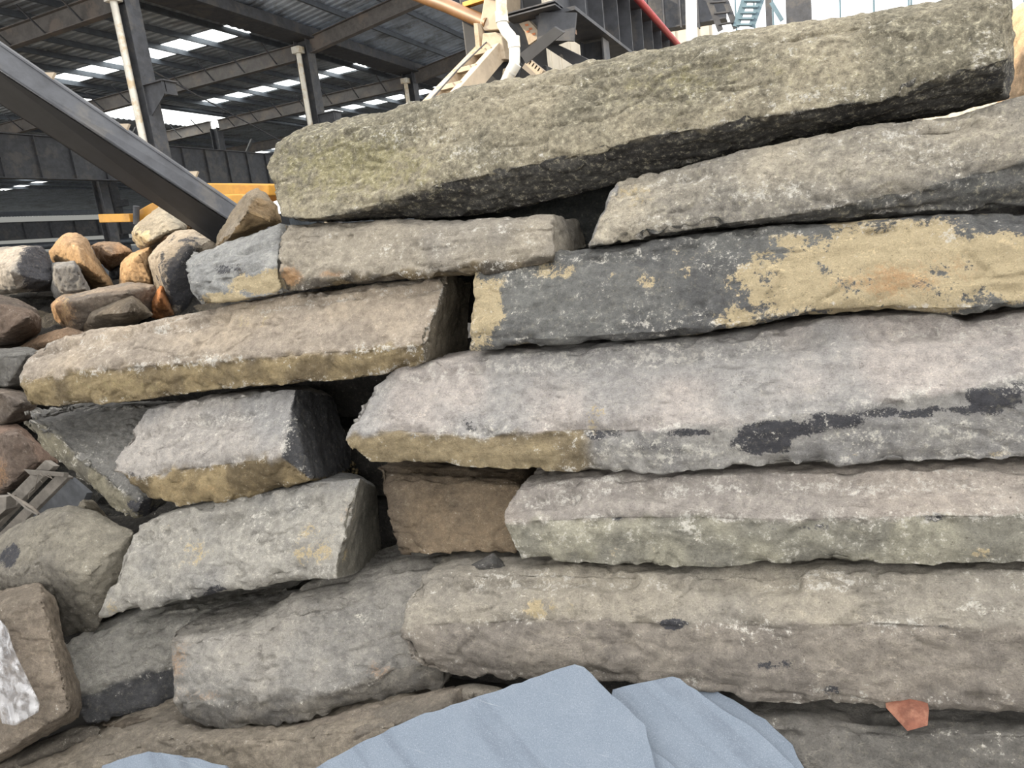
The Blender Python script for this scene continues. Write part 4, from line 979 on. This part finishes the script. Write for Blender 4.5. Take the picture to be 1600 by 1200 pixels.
MB().tube([pq(a, b, -0.06) for a, b in ((12, 770), (28, 782), (44, 796), (60, 804))], [0.004, 0.008, 0.009, 0.008], 8).build('strap', WOOD, root)
# ------------------------------------------------------------------ rubble heap beyond the left end of the stack
RG = 'broken rocks of the rubble heap'
def rub(label, outline, ridge, y, tones, thick=0.55, **k):
    return hull_rock('rubble_rock', label, 'stone', outline, ridge, y, thick, None, tones, **k)
GREY = ((140, 138, 134), (120, 119, 118)); DARK = ((92, 96, 102), (76, 80, 86)); TAN = ((184, 152, 114), (158, 132, 104)); BROWN = ((150, 124, 100), (124, 106, 90)); RUST = ((190, 128, 80), (150, 108, 76)); PALE = ((160, 152, 136), (142, 134, 120))
rub('two-tone rock at the left edge, pale left face and blue-black shaded right face', [(-40, 392), (0, 388), (38, 383), (68, 384), (84, 416), (92, 440), (84, 452), (0, 460), (-40, 462)], [(36, 390, -0.10), (15, 425, -0.28), (24, 452, -0.22), (78, 440, -0.06)], 5.3, ((168, 160, 150), (150, 145, 138)), stains=[('d', 66, 418, 28, 38, 1.5)])  # dark blob: darker right face with its shade put into the colour
rub('flat-topped grey rock right of the two-tone rock', [(80, 410), (116, 407), (124, 420), (148, 470), (100, 480), (84, 464), (82, 430)], [(84, 418, -0.16), (118, 414, -0.18), (136, 452, -0.14), (96, 458, -0.14)], 5.2, GREY)
rub('tall pointed orange-tan rock rising behind the flat-topped grey rock', [(76, 392), (102, 367), (120, 366), (134, 374), (158, 414), (186, 460), (150, 466), (124, 450), (80, 408)], [(104, 374, -0.14), (122, 386, -0.24), (134, 416, -0.26), (84, 398, -0.08), (128, 420, -0.22)], 5.8, TAN)
rub('rounded orange-brown rock right of the pointed orange-tan rock', [(143, 384), (160, 377), (182, 379), (198, 385), (206, 394), (192, 408), (172, 424), (156, 408)], [(160, 386, -0.20), (180, 398, -0.22), (166, 402, -0.2)], 6.2, BROWN, stains=[('r', 194, 390, 18, 14, 0.8)])
rub('small dark rock in the hollow below the rounded orange-brown rock', [(170, 424), (188, 410), (204, 420), (200, 446), (176, 446)], [(186, 424, -0.1)], 6.2, DARK)
rub('wedge-shaped orange rock left of the big dark slab-sided rock', [(188, 412), (204, 396), (236, 386), (232, 402), (250, 462), (216, 466), (186, 458)], [(200, 408, -0.14), (218, 396, -0.18), (236, 440, -0.14), (192, 440, -0.1)], 5.5, TAN)
rub('big dark slab-sided rock with a pale left edge, at the foot of the steel brace', [(228, 404), (250, 382), (276, 364), (310, 360), (338, 372), (334, 400), (316, 515), (272, 520), (256, 450)], [(246, 398, -0.22), (280, 374, -0.10), (250, 420, -0.26), (296, 392, -0.18), (276, 510, -0.16), (262, 440, -0.26)], 5.3, ((158, 148, 134), (136, 128, 118)), stains=[('d', 290, 440, 30, 46, 1.4)], voxel=0.02)  # dark blob paints shade on the right face, leaving the lit left pale
rub('pale layered rock at the top of the heap under the steel brace', [(206, 362), (228, 342), (252, 322), (272, 332), (292, 350), (290, 362), (270, 376), (236, 392), (214, 386)], [(210, 364, -0.22), (250, 330, -0.06), (284, 356, -0.18), (232, 378, -0.26), (262, 362, -0.26)], 5.9, PALE, stains=[('t', 220, 374, 18, 16, 0.6)])
rub('small sunlit orange rock behind the pale layered rock', [(284, 352), (292, 340), (308, 342), (316, 358), (308, 368), (292, 366)], [(300, 352, -0.1)], 6.3, TAN, thick=0.3)
rub('small brown rock tucked under the pale layered rock', [(246, 376), (256, 366), (276, 363), (270, 372), (254, 384)], [(260, 370, -0.05)], 5.55, BROWN, thick=0.25)
rub('long flat rock with an orange nose in front of the wedge-shaped rock', [(80, 476), (96, 462), (140, 456), (200, 443), (240, 446), (246, 456), (242, 500), (190, 520), (140, 532), (108, 528), (90, 502)], [(86, 478, -0.2), (110, 470, -0.28), (110, 520, -0.22), (200, 456, -0.2)], 4.9, ((136, 124, 112), (114, 108, 102)), stains=[('r', 90, 490, 26, 26, 0.9), ('t', 96, 488, 22, 26, 0.6)])
rub('low flat brown rock in front of the long flat rock', [(130, 500), (142, 486), (176, 474), (206, 462), (222, 470), (240, 492), (204, 512), (160, 522), (134, 524)], [(146, 494, -0.18), (206, 472, -0.16), (200, 488, -0.2)], 4.5, ((138, 124, 106), (112, 102, 90)), thick=0.2)
rub('small orange triangular rock beside the big dark slab-sided rock', [(232, 505), (236, 470), (252, 444), (264, 462), (276, 500), (252, 515)], [(250, 464, -0.14)], 4.9, RUST, thick=0.3)
rub('dark brown rounded rock at the left edge below the two-tone rock', [(-40, 462), (0, 460), (24, 467), (54, 480), (66, 498), (64, 520), (36, 540), (0, 548), (-40, 550)], [(0, 475, -0.2), (44, 496, -0.24), (10, 520, -0.26)], 4.3, ((120, 104, 92), (100, 90, 82)))
rub('flat brown rock above the nose of the pinkish-tan log', [(28, 545), (60, 526), (106, 512), (140, 520), (130, 560), (60, 566)], [(60, 536, -0.08)], 4.2, BROWN)
rub('square grey rock at the left edge beside the nose of the pinkish-tan log', [(-50, 548), (0, 546), (52, 544), (70, 560), (60, 600), (22, 612), (0, 608), (-50, 606)], [(0, 556, -0.14), (46, 552, -0.16), (10, 604, -0.14)], 3.8, ((130, 128, 124), (112, 110, 106)))
rub('brown-grey rock at the left edge, under the square grey rock', [(-50, 606), (0, 606), (40, 612), (60, 630), (44, 656), (0, 668), (-50, 668)], [(0, 614, -0.12), (34, 628, -0.12), (8, 658, -0.1)], 3.55, ((130, 118, 106), (110, 102, 96)))
rub('reddish-brown rock at the left edge above the pallet', [(-50, 668), (0, 664), (28, 662), (44, 690), (92, 724), (60, 740), (40, 758), (8, 772), (-50, 776)], [(4, 680, -0.12), (28, 676, -0.12), (60, 724, -0.1), (12, 762, -0.12)], 3.4, ((144, 122, 108), (122, 108, 98)), stains=[('r', 0, 740, 14, 30, 0.6)])
hull_rock('rubble_rock', 'tan-faced pointed rock between the steel brace and the left end of the topmost log', 'stone',
    [(334, 386), (350, 364), (362, 334), (384, 300), (402, 292), (416, 300), (432, 322), (442, 348), (400, 362), (346, 386)], [(392, 304, -0.04), (384, 330, -0.14), (352, 374, -0.1), (424, 346, -0.08)], 3.3, 0.4, None, ((172, 160, 144), (150, 136, 116)), voxel=0.013,
    low=((176, 150, 112), (146, 124, 94)), lowline=[(334, 392), (360, 366), (384, 330), (404, 300), (440, 330)])
rub('small pale triangular stone beside the sloping boulder and the slanting slab', [(116, 794), (132, 774), (152, 786), (168, 812), (140, 820)], [(130, 792, -0.06)], 2.75, PALE, thick=0.25)
# sunlit boulder behind the right end of the topmost log
hull_rock('boulder', 'sunlit pale orange boulder behind the right end of the topmost log', 'stone',
    [(1566, 60), (1580, 24), (1600, 10), (1680, -10), (1740, 60), (1760, 190), (1780, 800), (1540, 820), (1560, 180)], [(1590, 90, -0.16), (1660, 80, -0.3)], 4.4, 0.7, None, ((214, 184, 150), (196, 168, 138)))
# core of the heap: small debris, toned dark for the shade between the rocks
V = []; Fc = []; nx, ny = 46, 22
for i in range(nx):
    for j in range(ny):
        x = -11.5 + 7.6 * i / (nx - 1); y = 3.0 + 5.0 * j / (ny - 1)
        yt = (y - 3.0) / 5.0
        px_, py_ = 0, 0
        z = 0.09 + 1.95 * math.sin(min(1, yt / 0.62) * math.pi / 2) * (1 if yt < 0.62 else max(0, 1 - ((yt - 0.62) / 0.38) ** 2))
        z *= min(1, (x + 11.5) / 1.2) * min(1.0, max(0.0, (-3.9 - x) / 1.0)) ** 0.6
        V.append((x, y, z))
V = np.array(V); V[:, 2] += np.where(V[:, 2] > 0.1, 0.10 * fbm(V * 2.2, 3, 5), 0) - 0.02
n0 = len(V); base = V.copy(); base[:, 2] = -0.4; V = np.r_[V, base]
for i in range(nx - 1):
    for j in range(ny - 1):
        a = i * ny + j; Fc.append((a, a + ny, a + ny + 1, a + 1)); Fc.append((n0 + a, n0 + a + 1, n0 + a + ny + 1, n0 + a + ny))
for i in range(nx - 1):
    for j in (0, ny - 1):
        a = i * ny + j; Fc.append((a, a + ny, n0 + a + ny, n0 + a))
for j in range(ny - 1):
    for i in (0, nx - 1):
        a = i * ny + j; Fc.append((a, a + 1, n0 + a + 1, n0 + a))
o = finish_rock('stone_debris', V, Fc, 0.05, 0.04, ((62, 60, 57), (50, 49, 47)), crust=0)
tag(o, 'dark small stone debris filling the rubble heap between its big rocks', 'debris'); o['kind'] = 'stuff'
